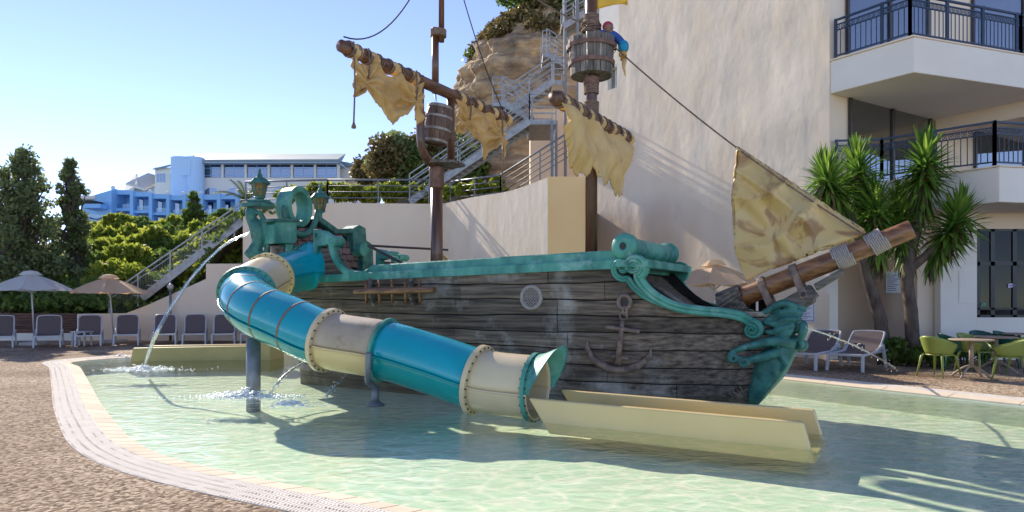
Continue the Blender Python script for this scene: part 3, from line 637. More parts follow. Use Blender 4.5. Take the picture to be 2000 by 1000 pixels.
# cream pavilion left of towers
hb_(303, 327, 345, 380, D+1, 6, 'pavilion_wall', m_hcream)
rf = MB(); rf.hexa([P(298,332,D+.5), P(350,322,D+.5), P(350,322,D+8), P(298,332,D+8)], [P(299,329,D+.5), P(350,317,D+.5), P(350,317,D+8), P(299,329,D+8)]); rf.build('roof', m_hroof, ht)
for x0, x1 in ((305,324), (332,344)):
    f = hb_(x0, 338, x1, 357, D+.96, .1, 'window', m_wframe)
    for i in range(3): hb_(x0+.7+(x1-x0-1)*i/3, 339, x0+(x1-x0-1)*(i+1)/3, 356, D+.94, .03, 'pane', m_bglass, f)
rf = MB(); rf.prism([P(248,374,D+4), P(268,350,D+4), P(302,361,D+4), P(302,378,D+4)], (0,5,0)); rf.build('gable', m_hlblue, ht)
rf = MB(); rf.beam(P(246,374,D+3.8), P(268,349,D+3.8), 5, .25, (0,-.5,1)); rf.beam(P(268,349,D+3.8), P(304,360,D+3.8), 5, .25, (0,-.5,1)); rf.build('gable_roof', m_hcream, ht)
# lower blue wing, bays stepping in an arc
xs_ = [218, 254, 291, 325, 357, 390, 424, 460, 500]; tops = [371, 375, 379, 382, 382, 381, 380, 380, 380]
for i in range(8):
    d = D-8+abs(i-4)*.25; x0, x1, y = xs_[i], xs_[i+1], tops[i]
    hb_(x0, y, x1, y+9, d, 5, 'parapet', m_hblue); hb_(x0-.5, y-2.5, x0+6, y+70, d-.3, 1.4, 'pier', m_hblue)
    hb_(x0, y+36, x1, y+41, d+.02, 3, 'floor_band', m_hblue); hb_(x0, y+9, x1, y+70, d+2.2, .3, 'bay_back', m_hblue)
    for k, (ya, yb) in enumerate(((y+13, y+36), (y+45, y+68))):
        f = hb_(x0+8, ya, x0+26, yb, d+2.1, .06, 'window', m_black)
        for j in range(2): hb_(x0+8.6+8.9*j, ya+.6, x0+16.6+8.9*j, yb-.5, d+2.06, .03, 'pane', m_bglass, f)
        hb_(x0+6.2, yb-9, x1-.8, yb-.2, d+.15, .03, 'glass_guard', m_clear)
    q = MB(); q.ball(P(x0+3, y-4.5, d), .25, 8); q.build('globe_lamp', m_wframe, ht, smooth=True)
q = MB(); q.prism([P(160,388,D-4), P(218,371,D-8), P(218,440,D-8), P(160,440,D-4)], (0,4,0)); q.build('side_wing', m_hblue, ht)
hb_(150, 382, 186, 388, D-6, 4, 'roof_edge', m_hcream); hb_(158, 398, 196, 406, D-9, 4, 'balcony', m_hblue); hb_(160, 391, 182, 398, D-8.9, 3, 'balcony_recess', m_room)
q = MB(); top = [P(160+5*i, 428-5*abs(math.sin((i+2)*.42)), D-11) for i in range(24)]
q.prism([P(160,416,D-11)]+[P(275,428,D-11)]+top[::-1], (0,3,0)); q.build('wavy_fascia', m_hlblue, ht)
hb_(160, 430, 290, 480, D-10, 3, 'lower_wall', m_hlblue)
for x in (182, 226):
    f = hb_(x, 434, x+22, 462, D-10.1, .1, 'window', m_wframe)
    for j in range(2): hb_(x+1+10.5*j, 435, x+10.5+10.5*j, 462, D-10.14, .03, 'pane', m_bglass, f)
rf = MB(); rf.prism([P(662,318,D+3), P(676,316,D+3), P(718,327,D+3), P(718,350,D+3), P(662,350,D+3)], (0,6,0)); rf.build('east_wing', m_hcream, ht)
rf = MB(); rf.hexa([P(660,322,D+2.5), P(722,331,D+2.5), P(722,331,D+10), P(660,322,D+10)], [P(668,315,D+2.5), P(722,328,D+2.5), P(722,328,D+10), P(668,315,D+10)]); rf.build('east_roof', m_hroof, ht)
# ================================================================== CLIFF AND STEEL STAIRS
def nz3(x, y, z): return (math.sin(x*1.3+2.1*math.sin(z*.6))+math.sin(y*1.7+z*.9)+math.sin(z*2.3+x*.8)*.6)/2.6
prof_c = prof = [(2,-9), (5,-7), (8,-5.6), (11,-4.6), (14,-4.2), (16,-3.7), (18,-2.5), (19.6,-1.0), (20.6,.8), (20.9,3)]
cl = MB(); nz_, na = 110, 110
for i in range(nz_+1):
    z = 2+18.9*i/nz_
    for (za, xa), (zb, xb) in zip(prof[:-1], prof[1:]):
        if za <= z <= zb+1e-6: xl = lerp(xa, xb, (z-za)/(zb-za)); break
    r = 3.0-xl
    for j in range(na+1):
        a = math.pi*(-.02+1.04*j/na); dx, dy = -math.cos(a), -math.sin(a)
        jj = j*40/na; k = 1+.05*nz3(jj*.5, jj*.3, z)+.03*math.sin(z*4.2+jj*.35)+.022*math.sin(jj*1.9+z*2.2)+.012*math.sin(z*11+jj*1.1+2*math.sin(jj))+.01*math.sin(jj*4.7-z*3)
        cl.v.append((3.0+dx*r*k+(6 if dx > .5 else 0)*max(0, dx-.5), 46.5+dy*min(r, 6.5)*k, z))
for i in range(nz_):
    for j in range(na): cl.f.append((i*(na+1)+j, i*(na+1)+j+1, (i+1)*(na+1)+j+1, (i+1)*(na+1)+j))
o = cl.build('rock_cliff', m_rock); tag(o, kind='structure')
for p in o.data.polygons: p.use_smooth = True
st = thing('steel_staircase', 'galvanised steel zigzag staircase climbing the cliff beside the building', 'staircase', P(900,400,27))
def flight(p, q, width, n, rail=1.0, side=V((0,1,0))):
    p, q = V(p), V(q); d = (q-p)
    for off in (V((0,0,0)), side*width): s = MB(); s.beam(p+off, q+off, .06, .26); s.build('stringer', m_steel, st)
    tm = MB(); tm.box((0,0,0), (.3, width-.07, .04)); a = math.atan2(d.y, d.x); first = None
    for i in range(n):
        c = lerp(p, q, (i+.5)/n)+side*width*.5+V((0,0,.06))
        if first is None:
            first = MB(); first.box(c, (.3, width-.07, .04)); first = first.build('tread', m_steel, st); base_c = c
        else: o = first.copy(); C.objects.link(o); o.location = c-base_c
    for off in (V((0,0,0)), side*width):
        h = MB(); k = max(2, int(d.length/1.1))
        for z in (rail, rail*.78): h.beam(p+off+V((0,0,z+.1)), q+off+V((0,0,z+.1)), .045, .045)
        for z in (.2, .36, .52): h.beam(p+off+V((0,0,z*rail)), q+off+V((0,0,z*rail)), .016, .016)
        h.build('handrail', m_steel, st)
        for i in range(k+1): c = lerp(p, q, i/k)+off; m = MB(); m.beam(c, c+V((0,0,rail+.1)), .045, .045, (0,1,0)); m.build('baluster_post', m_steel, st)
def landing(x0, x1, y, d, rail=1.0, w=1.3):
    a, b = P(x0, y, d), P(x1, y, d); s = MB(); s.hexa([a-V((0,0,.18)), b-V((0,0,.18)), b+V((0,w,-.18)), a+V((0,w,-.18))], [a, b, b+V((0,w,0)), a+V((0,w,0))]); s.build('landing', m_steel, st)
    for off in (V((0,0,0)), V((0,w,0))):
        h = MB()
        for z in (1.0, .75, .5, .25): h.beam(a+off+V((0,0,z*rail)), b+off+V((0,0,z*rail)), .04, .04)
        for p in (a, b): h.beam(p+off, p+off+V((0,0,rail)), .045, .045, (0,1,0))
        h.build('landing_rail', m_steel, st)
flight(P(800,395,26.5), P(1034,237,26.5), 1.2, 22)
landing(1034, 1086, 234, 26.5, 1.0, 2.7)
flight(P(1040,234,28.0), P(980,200,28.0), 1.1, 8)
landing(962, 984, 199, 28, 1.0, 2.4)
flight(P(986,222,29.3), P(1082,158,29.3), 1.0, 10)
landing(1078, 1106, 157, 29.3, 1.0, 2.4)
flight(P(1106,128,30.5), P(1068,104,30.5), 1.0, 5)
landing(1060, 1074, 104, 30.5, 1.0, 1.6)
flight(P(1100,52,29), P(1150,20,29), 1.2, 6, 1.1)
landing(1150, 1200, 18, 29, 1.1, 1.6)
for x, y0, y1, d in ((1078,400,236,26.5), (1104,230,-10,29.2), (1128,160,-10,29.0), (1086,400,236,28.9)):
    m = MB(); a = P(x, y1, d); a2 = V((a.x, a.y, 4.3)); m.beam(a2, a, .12, .12, (0,1,0)); m.build('column', m_darksteel, st)
# concrete core behind the landing
cc = MB(); a, b = P(1036,236,30.4), P(1140,160,30.4); cc.box(((a.x+b.x)/2, 31.4, 7), (b.x-a.x, 1.8, 6)); tag(cc.build('concrete_abutment', m_smooth), 'pinkish concrete block beneath the steel stair landings', 'wall')
# railings on the terrace edge
def barrail(name, label, run, bars, post_every, mat, h):
    t = thing(name, label, 'railing', run[0]); 
    for z in bars:
        q = MB()
        for a, b in zip(run[:-1], run[1:]): q.tube([V(a)+V((0,0,z)), V(b)+V((0,0,z))], .035 if z == max(bars) else .018, 8)
        q.build('bar', mat, t, smooth=True)
    for a, b in zip(run[:-1], run[1:]):
        a, b = V(a), V(b); k = max(1, round((b-a).length/post_every))
        for i in range(k+1): p = lerp(a, b, i/k); q = MB(); q.beam(p, p+V((0,0,h)), .045, .045, (0,1,0)); q.build('post', mat, t)
barrail('garden_railing', 'weathered pipe railing along the top of the tall garden wall', [P(480,402,25.7), P(640,398,25.7), P(838,398,25.7)], (.22,.45,.68,.9), 1.9, m_rope2 if 0 else m_darksteel, .9)
barrail('terrace_railing', 'dark grey pipe railing rising above the sunlit plaster wall', [V((-2.3,25.5,4.9)), V((-.4,23.6,4.8)), V((2.3,22.6,6.3)), V((3.0,22.6,6.3))], (.2,.4,.6,.8,1.0), 1.5, m_darksteel, 1.0)
# left stair behind the low wall
ls = thing('garden_stair', 'grey metal stair with mesh railing climbing behind the low wall', 'staircase', P(250,600,25))
def ls_beam(pts, w, h, name): q = MB(); [q.beam(a, b, w, h) for a, b in zip(pts[:-1], pts[1:])]; q.build(name, m_steel, ls)
for dd in (25.5, 26.6):
    ls_beam([P(278,583,dd), P(474,432,dd)], .08, .28, 'stringer')
    ls_beam([P(212,577,dd), P(262,541,dd), P(470,398,dd)], .06, .05, 'handrail'); ls_beam([P(216,583,dd), P(470,406,dd)], .03, .03, 'midrail')
    for x in (214, 270, 333, 395, 458): y = 577-(x-212)*.694; ls_beam([P(x, y, dd), P(x, min(612, y+62), dd)], .05, .05, 'post')
for i in range(16):
    c = lerp(P(284,577,26.05), P(470,434,26.05), i/15); q = MB(); q.box(c, (.28,1.1,.04)); q.build('tread', m_steel, ls)
q = MB()
for i in range(46):
    x = 220+5.4*i; y = 577-(x-212)*.694
    q.tube([P(x, y+3, 25.5), P(x, y+52, 25.5)], .004, 4, False)
    if i < 12: q.tube([P(216, 583+4*i, 25.5), P(465, 409+4*i, 25.5)], .004, 4, False)
tag(q.build('wire_mesh', m_steel, ls), kind='stuff')
# lamp post on the wall, wooden fence
lp = thing('globe_lamp_post', 'slim grey lamp post with round globe against the low wall', 'lamp', P(333,666,24.7))
q = MB(); a = P(333,666,24.7); q.tube([a, V((a.x, a.y, P(333,565,24.7).z))], .045, 10); q.lathe([(.07,0), (.09,.03), (.03,.06)], P(333,568,24.7), n=12); q.build('pole', m_darksteel, lp, smooth=True)
q = MB(); q.ball(P(333,560,24.7), .115, 12); q.build('globe', M('globe_glass', (.4,.36,.32), (.5,.46,.42), 6, .25), lp, smooth=True)
for k, (x0, x1) in enumerate(((-60,0), (0.5,84), (84.5,149))):
    fe = thing('slat_fence', 'brown slatted wood fence panel %s' % ('left of the white parasol pole', 'behind the lounger and white parasol', 'next to the beige wall end')[k], 'fence', P(x0, 668, 25), 'wood fence panels')
    for i in range(9):
        q = MB(); a, b = P(x0, 612+i*5.2, 25), P(x1, 616+i*5.2, 25); q.box(((a.x+b.x)/2, 25, (a.z+b.z)/2), (b.x-a.x, .03, .08)); q.build('slat', m_slat, fe)
    for x in (x0+2, x1-2): q = MB(); a = P(x,611,25.06); q.box((a.x, 25.05, a.z/2), (.08,.06,a.z)); q.build('post', m_slat, fe)
q = MB(); a, b = P(-80,660,24.98), P(150,672,24.98); q.box(((a.x+b.x)/2, 25.1, .12), (b.x-a.x, .3, .3)); tag(q.build('fence_plinth', m_white), 'low white plinth under the brown slat fence', 'wall')
# ================================================================== PIRATE SHIP
S0 = V((-4.75,14.9,0)); AX = V((.862,-.507,0)); NX = V((-.507,-.862,0)); LC = -1.15
def SP(t, l, z): return S0+AX*t+NX*l+V((0,0,z))
def onpl(px, py, l):
    k = (px-1000)/F; t = (k*(S0.y+NX.y*l)-S0.x-NX.x*l)/(AX.x-k*AX.y); y = S0.y+AX.y*t+NX.y*l
    return t, HC+(HZ-py)/F*y
def ctr(px, py): t, z = onpl(px, py, LC); return SP(t, LC, z)
def tst(z): return 9.4+.36*max(z, -.2)
def t0f(z): return -.3*max(z, 0)
def hb2(t, z):
    b = 1.04+.055*z
    if t > 6.6: s = min(1, (t-6.6)/(tst(z)-6.6)); b = .05+(b-.05)*(1-s**2.3)
    if t < .6: b -= .12*(.6-t)**2
    return b
def onhull(px, py, out=0.0):
    l = 0
    for _ in range(12):
        t, z = onpl(px, py, l+out); l = LC+hb2(min(t, tst(z)), z)
    return SP(t, l+out, z), t, z
sheer_pts = [(-1,1.84), (0,1.86), (3,1.93), (7.45,2.02), (7.75,1.76), (8.05,1.55), (8.4,1.39), (9,1.31), (10.5,1.27)]
def sheer(t):
    for (a, za), (b, zb) in zip(sheer_pts[:-1], sheer_pts[1:]):
        if a <= t <= b: return lerp(za, zb, (t-a)/(b-a))
    return 1.27
ship = thing('pirate_ship', 'weathered wooden play pirate ship with teal rails standing in the pool', 'ship', SP(4.5, LC, -.4))
# hull core
core = MB(); NT, NZ = 60, 12
for side in (1, -1):
    o = len(core.v)
    for i in range(NT+1):
        for j in range(NZ+1):
            zt = -.44; f = j/NZ; z = zt; 
            tt = lerp(0, 1, i/NT); t_ = lerp(t0f(1.0), tst(.6), tt); z = lerp(-.44, sheer(t_)-.02, f); t = lerp(t0f(z), tst(z)-.03, tt)
            core.v.append(tuple(SP(t, LC+side*(hb2(t, z)-.035), z)))
    for i in range(NT):
        for j in range(NZ): core.f.append((o+i*(NZ+1)+j, o+(i+1)*(NZ+1)+j, o+(i+1)*(NZ+1)+j+1, o+i*(NZ+1)+j+1))
hull = core.build('hull', m_hulldark, ship, smooth=True)
tr = MB(); tr.prism([SP(t0f(-.44), LC-.9, -.44), SP(t0f(-.44), LC+.9, -.44), SP(t0f(1.84), LC+1.0, 1.84), SP(t0f(1.84), LC-1.0, 1.84)], AX*.1); tr.build('stern_board', m_hull, hull)
# planks, strake by strake
rows = 9; hz = (2.5)/rows
def plank(side, j, ta, tb, last):
    mb = MB(); k = max(4, int((tb-ta)/.22)); o = 0; th = .035+random.uniform(-.01,.014); g = .01
    for i in range(k+1):
        tq = lerp(ta, tb, i/k)
        z0 = -.44+j*hz+g+.012*math.sin(tq*1.3+j*2)+.006*math.sin(tq*5+j); z1 = -.44+(j+1)*hz-g+.012*math.sin(tq*1.3+(j+1)*2)+.006*math.sin(tq*5+j+1)
        zs = sheer(tq); z1 = min(z1, zs+.01); z0 = min(z0, z1-.002)
        for z, e in ((z0, -.03), (z0, th-.012), (z0+min(.018,(z1-z0)*.3), th), (z1-min(.018,(z1-z0)*.3), th), (z1, th-.012), (z1, -.03)):
            t = min(tq, tst(z)-.02) if last else tq
            t = max(t, t0f(z))
            mb.v.append(tuple(SP(t, LC+side*(hb2(t, z)-.035+e), z)))
    for i in range(k):
        for a in range(5): mb.f.append((i*6+a, i*6+a+1, (i+1)*6+a+1, (i+1)*6+a))
    mb.f.append(tuple(range(6))); mb.f.append(tuple(k*6+a for a in range(6))[::-1])
    mb.build('plank', m_hull, hull)
for side in (1, -1):
    for j in range(rows):
        cuts = [-.55]; c = -.55+random.uniform(1.2, 2.8)
        while c < 8.6: cuts.append(c); c += random.uniform(1.9, 3.3)
        cuts.append(10.1)
        for i in range(len(cuts)-1):
            ta, tb = cuts[i]+.006, cuts[i+1]-.006
            zlow = -.44+j*hz
            if zlow > sheer(min(ta, 10))-.03: continue
            if zlow > sheer(min(tb, 10))-.03:      # clip at the sheer
                while tb > ta+.2 and zlow > sheer(tb)-.03: tb -= .05
            plank(side, j, ta, tb, i == len(cuts)-2)
# deck and sloping bow deck
mb = MB(); mb.prism([SP(-.3, LC-.95, 1.1), SP(-.3, LC+.95, 1.1), SP(7.4, LC+.95, 1.1), SP(7.4, LC-.95, 1.1)], (0,0,.06)); mb.build('deck', m_greywood, ship)
for i in range(7):
    l0, l1 = LC-.98+1.96*i/7+.006, LC-.98+1.96*(i+1)/7-.006; mb = MB()
    pts = [(7.55, 1.93), (7.85, 1.66), (8.2, 1.42), (8.7, 1.27), (9.3, 1.2)]
    L_, R_ = [], []
    for t, z in pts:
        hbk = hb2(t, z)-.05; a = max(LC-hbk, min(LC+hbk, l0)); b = max(LC-hbk, min(LC+hbk, l1)); L_.append(SP(t, a, z)); R_.append(SP(t, b, z))
    m_ = len(pts); mb.add(L_+R_+[p-V((0,0,.04)) for p in L_+R_], [(i_, i_+1, m_+i_+1, m_+i_) for i_ in range(m_-1)]+[(2*m_+i_, 3*m_+i_, 3*m_+i_+1, 2*m_+i_+1) for i_ in range(m_-1)])
    mb.build('bow_deck_plank', m_hull, ship)
# rails, both sides: lower moulding and upper band
for side in (1, -1):
    for (dz0, dz1, in_, out_, ta, tb, nm) in ((-.02,.14,-.10,.075,(.55 if side > 0 else -.2),7.55,'rail_moulding'), (.142,.29,-.12,-.03,(2.0 if side > 0 else 2.6),7.5,'rail_band')):
        mb = MB(); pts = [lerp(ta, tb, i/24) for i in range(25)]
        for i, t in enumerate(pts):
            l = LC+side*hb2(t, 2); z = sheer(min(t, 7.4)); k = 1.0
            if nm == 'rail_band' and i == 0: k = .25
            for a, b in ((in_,dz0), (out_,dz0), (out_,dz0+(dz1-dz0)*.85*k), (out_-.02,dz0+(dz1-dz0)*k), (in_,dz0+(dz1-dz0)*k)): mb.v.append(tuple(SP(t, l+side*a, z+b)))
        for i in range(24):
            for a in range(5): mb.f.append((i*5+a, i*5+(a+1) % 5, (i+1)*5+(a+1) % 5, (i+1)*5+a))
        mb.f += [tuple(range(5)), tuple(24*5+a for a in range(5))]
        mb.build(nm, m_teal, ship)
# ---- bow: transverse roll, panel with openings, scroll trims
lN, lF = LC+1.18, LC-1.18; tB = 7.62
mb = MB(); mb.lathe([(.0,0), (.06,0), (.06,-.03), (.10,-.03), (.2,0), (.215,.03), (.215,.16), (.17,.2), (.16,.3), (.16,2.06), (.17,2.16), (.215,2.2), (.215,2.33), (.2,2.36), (.0,2.36)], SP(tB, lN+.02, 2.36), -NX, 20, False); mb.build('bow_roll', m_teal, ship, smooth=True)
q = MB(); q.lathe([(.055,0), (.055,.02)], SP(tB, lN+.05, 2.36), -NX, 14); q.build('roll_hole', m_black, ship)
mb = MB()
def bpan(l0, l1, z0, z1): mb.hexa([SP(tB-.05, l0, z0), SP(tB+.05, l0, z0), SP(tB+.05, l1, z0), SP(tB-.05, l1, z0)], [SP(tB-.05, l0, z1), SP(tB+.05, l0, z1), SP(tB+.05, l1, z1), SP(tB-.05, l1, z1)])
bpan(lN-.02, lF+.02, 1.95, 2.13); 
ops = [LC-.55, LC-.05, LC+.45]; cur = lN-.1
for c in ops[::-1]: bpan(cur, c+.14, 2.131, 2.28); cur = c-.14
bpan(cur, lF+.1, 2.131, 2.28); mb.build('bow_panel', m_teal, ship)
mb = MB(); mb.hexa([SP(tB-.12, lN+.06, 2.02), SP(tB+.42, lN+.06, 2.0), SP(tB+.42, lF-.06, 2.0), SP(tB-.12, lF-.06, 2.02)], [SP(tB-.12, lN+.06, 2.15), SP(tB+.42, lN+.06, 2.13), SP(tB+.42, lF-.06, 2.13), SP(tB-.12, lF-.06, 2.15)]); mb.build('bow_shelf', m_teal, ship, bevel=.02)
def spiral(c, e1, e2, r0, r1, a0, turns, n=36):
    return [c+(e1*math.cos(a0+turns*2*math.pi*i/n)+e2*math.sin(a0+turns*2*math.pi*i/n))*lerp(r0, r1, i/n) for i in range(n+1)]
def trimcurve(pxs, far=False):
    out = []
    for x, y in pxs: p, t, z = onhull(x, y, .05); out.append((t, z))
    return out
prof = [(-.05,-.075), (.06,-.075), (.085,-.05), (.085,-.012), (.07,0), (.085,.012), (.085,.05), (.06,.075), (-.05,.075)]
main = trimcurve([(1246,540), (1262,563), (1288,584), (1325,600), (1370,607), (1415,611), (1447,618), (1468,630)])
for side in (1, -1):
    def S2(t, z, o=.05): return SP(t, LC+side*(hb2(min(t, tst(z)), z)+o), z)
    c = catmull([S2(t, z) for t, z in main], 6)
    # end volute and head volute
    tE, zE = main[-1]; cen_ = S2(tE+.01, zE-.115, .06); e1 = (c[-1]-cen_).normalized(); nrm = NX*side; 
    e2 = AX-AX.dot(e1)*e1; e2.normalize()
    tail = spiral(cen_, e1, e2, .115, .02, 0, 1.6 , 34)
    t1, z1 = main[0]; c2 = S2(t1-.03, z1+.16, .09)
    e1b = (c[0]-c2).normalized(); e2b = -(AX-AX.dot(e1b)*e1b).normalized()
    if side > 0: pass
    head = spiral(c2, e1b, -e2b, (c[0]-c2).length, .03, 0, 1.45, 34)[::-1]
    path = head[:-1]+c+tail[1:]
    scl = [lerp(.45, 1, min(1, i/30)) for i in range(len(head)-1)]+[1]*len(c)+[lerp(1, .4, i/34) for i in range(1, 35)]
    q = MB(); q.sweep(path, prof, nrm, True, scl); q.build('scroll_trim', m_teal, ship, smooth=False)
    # outer small volute strip
    oc = [S2(t-.16, z-.03+.05*math.sin(i*.5), .03) for i, (t, z) in enumerate(main[:5])]
    oc = catmull(oc, 5); c3 = S2(main[0][0]-.24, main[0][1]+.13, .05); e1c = (oc[0]-c3).normalized(); e2c = (AX-AX.dot(e1c)*e1c).normalized()
    h3 = spiral(c3, e1c, -e2c, (oc[0]-c3).length, .02, 0, 1.3, 26)[::-1]
    q = MB(); q.sweep(h3[:-1]+oc, [(a*.8, b*.72) for a, b in prof], nrm, True, [lerp(.5,1,i/26) for i in range(26)]+[lerp(1,.5,max(0,(i-8)/13)) for i in range(len(oc))]); q.build('scroll_trim', m_teal, ship)
# ---- porthole, hawse hole, anchor, pin rail
p, t, z = onhull(1037, 581, .03); 
q = MB(); q.lathe([(.17,-.06), (.215,-.06), (.225,.0), (.2,.025), (.165,.02), (.16,-.05)], p, NX, 24, False); ph = q.build('porthole', m_cream if 0 else m_rope2, ship, smooth=True)
q = MB(); q.lathe([(.0,-.05), (.165,-.05)], p+NX*.02, NX, 20, False); q.build('porthole_back', m_hulldark, ph)
q = MB()
for i in range(-4, 5):
    for a in (1, -1):
        h_ = math.sqrt(max(0, .155**2-(i*.036)**2)); d1 = (AX+V((0,0,a))).normalized(); d2 = (AX-V((0,0,a))).normalized()
        if h_ > .02: q.tube([p+NX*.0+d2*i*.036+d1*h_, p+NX*.0+d2*i*.036-d1*h_], .007, 5, False)
tag(q.build('porthole_net', m_rope2, ph), kind='stuff')
p, t, z = onhull(1219, 590, .045)
q = MB(); q.lathe([(.075,-.05), (.13,-.05), (.14,0), (.12,.025), (.085,.02), (.075,-.04)], p, NX, 20, False); hw = q.build('hawse_hole', m_rust, ship, smooth=True)
q = MB(); q.lathe([(0,-.03), (.08,-.03)], p, NX, 16, False); q.build('hole_back', m_black, hw)
def hp(x, y, o=.06): return onhull(x, y, o)[0]
q = MB()
c_ = hp(1220,607,.09); q.tube([c_+(V((0,0,1))*math.cos(a)*.075+AX*math.sin(a)*.032) for a in [k*math.pi/8 for k in range(17)]], .018, 8, False)
c_ = hp(1218,617,.09); q.tube([c_+(V((0,0,1))*math.cos(a)*.06+AX*math.sin(a)*.06) for a in [k*math.pi/8 for k in range(17)]], .02, 8, False)
ch = q.build('anchor_ring', m_rust, ship, smooth=True)
q = MB(); q.tube([hp(1216,625,.07), hp(1212,660,.08), hp(1206,712,.08)], [.035,.042,.06], 8)
q.tube([hp(1183,638,.1), hp(1249,648,.1)], [.035,.035], 8); q.tube([hp(1184,694,.08), hp(1228,701,.08)], .03, 6)
arm = catmull([hp(1148,672), hp(1152,690), hp(1170,710), hp(1205,722), hp(1240,717), hp(1262,702), hp(1270,686)], 4)
q.tube(arm, [lerp(.012,.062,min(1, 1.7*min(i, len(arm)-1-i)/(len(arm)/2))) for i in range(len(arm))], 8); q.tube([hp(1152,690), hp(1146,680), hp(1148,665)], [.05,.04,.01], 6); q.tube([hp(1262,702), hp(1270,697), hp(1271,680)], [.05,.04,.01], 6)
an = q.build('anchor', m_rust, ship, smooth=True)
q = MB(); q.tube([hp(693,570,.2), hp(740,568,.21), hp(849,566,.2)], [.055,.07,.06], 8); pr = q.build('pin_rail', m_spar, ship)
for x in (715, 741, 766, 792, 820):
    q = MB(); q.tube([hp(x-1,546,.16), hp(x,570,.2), hp(x+1,592,.16)], [.024,.03,.026], 8); q.build('belaying_pin', m_spar, ship, smooth=True)
for x0, x1 in ((728,724), (806,802)):
    q = MB(); q.beam(hp(x0-1,541,.03), hp(x1-4,570,.17), .09, .07); q.beam(hp(x1-3,572,.16), hp(x1+7,597,.04), .08, .06); q.build('pin_rail_bracket', m_greywood, ship)
# ---- masts
def mast(px): t, z = onpl(px, 500, LC); return SP(t, LC, 0)
m1 = mast(853); m2 = mast(1155)
Z = lambda py, p: HC+(HZ-py)/F*p.y
q = MB(); q.tube([V((m1.x, m1.y, .9)), V((m1.x, m1.y, Z(335, m1)))], [.135,.125], 16); ma1 = q.build('mast', m_mast, ship, smooth=True)
q = MB(); q.lathe([(.14,0), (.155,.02), (.155,.33), (.165,.36), (.165,.42), (.15,.45)], V((m1.x, m1.y, Z(368, m1))), n=20); q.build('mast_collar', m_rusthoop, ma1, smooth=True)
q = MB(); pl = V((m1.x, m1.y, Z(323, m1))); q.prism([pl+AX*a+NX*b for a, b in ((-.1,.35), (.2,.3), (.5,.05), (.42,-.45), (.0,-.5), (-.25,-.2))], (0,0,.06)); q.build('mast_platform', m_greywood, ma1)
zY = 5.95; TX = -NX
# U frame: hook pipe on the near side, straight pipe on the far side
hk = catmull([pl+V((0,0,.02)), pl+NX*.22+V((0,0,.03)), pl+NX*.5+V((0,0,.28)), pl+NX*.56+V((0,0,.8)), V((m1.x, m1.y, zY))+NX*.56+V((0,0,.1))], 8)
q = MB(); q.tube(hk, .085, 12); q.build('frame_pipe', m_mast, ma1, smooth=True)
q = MB(); q.tube([pl-NX*.52, V((m1.x, m1.y, zY))-NX*.5], .085, 12); q.build('frame_pipe', m_mast, ma1, smooth=True)
for s in (.56, -.52):
    q = MB(); c_ = V((m1.x, m1.y, Z(245 if s > 0 else 262, m1)))+NX*s
    for k in range(4): q.tube([c_+V((math.cos(a)*.097, math.sin(a)*.097, .045*k)) for a in [j*math.pi/6 for j in range(13)]], .02, 5, False)
    q.build('rope_wrap', m_rope, ma1, smooth=True)
q = MB(); q.tube([V((m1.x-.03, m1.y, zY-.1)), V((m1.x-.03, m1.y, Z(55, m1)))], .075, 12); q.build('topmast', m_mast, ma1, smooth=True)
q = MB(); q.tube([V((m1.x+.1, m1.y, Z(82, m1))), V((m1.x+.1, m1.y, 10.6))], .06, 12); q.build('topgallant_mast', m_mast, ma1, smooth=True)
q = MB(); q.lathe([(.0,0), (.17,0), (.17,.14), (0,.14)], V((m1.x+.035, m1.y, Z(72, m1))), n=14); q.build('mast_cap', m_rope, ma1)
def yard(c, half, r, name, parent, wraps, fac=1):
    a, b = c+NX*half, c-NX*half; q = MB(); q.tube([a, lerp(a,b,.03), c, lerp(a,b,.97), b], [r*.9, r, r*1.0, r*.95, r*.85], 14); y = q.build(name, m_yard, parent, smooth=True)
    for s in wraps:
        q = MB(); cc = c-NX*s
        for k in range(2): q.tube([cc-NX*.05*k+(AX*math.cos(t)+V((0,0,1))*math.sin(t))*(r+.014)-NX*.06*t/6.28 for t in [j*math.pi/6 for j in range(13)]], .016, 5, False)
        q.build('rope_wrap', m_rope, y, smooth=True)
    for s in wraps[::2]:
        q = MB(); q.tube([c-NX*(s+.08), c-NX*(s+.2), c-NX*(s+.32)], [r*1.02, r*1.14, r*1.02], 12, False); q.build('canvas_roll', m_sail2, y, smooth=True)
    return y
y1 = yard(V((m1.x, m1.y, zY)), 2.8, .12, 'yard', ma1, [-2.65,-2.45,-2.2,-1.9,-1.6,-1.3,-1.0,-.75,.65,.95,1.3,1.65,2.0,2.35,2.65])
y2p = V((m2.x, m2.y, 4.78))
q = MB(); q.tube([V((m2.x, m2.y, .9)), V((m2.x, m2.y, 9.5))], [.115,.1], 16); ma2 = q.build('mast', m_mast, ship, smooth=True)
y2 = yard(y2p+NX*.1+AX*.1, 1.62, .115, 'yard', ma2, [-1.5,-1.25,-1.0,-.75,-.5,-.25,0,.3,.55,.8,1.05,1.3,1.5])
for zc in (5.3, 4.95, 6.55):
    q = MB()
    for k in range(6): q.tube([V((m2.x, m2.y, zc+.035*k))+V((math.cos(t)*.125, math.sin(t)*.125, 0)) for t in [j*math.pi/6 for j in range(13)]], .02, 5, False)
    q.build('rope_wrap', m_rope, ma2, smooth=True)
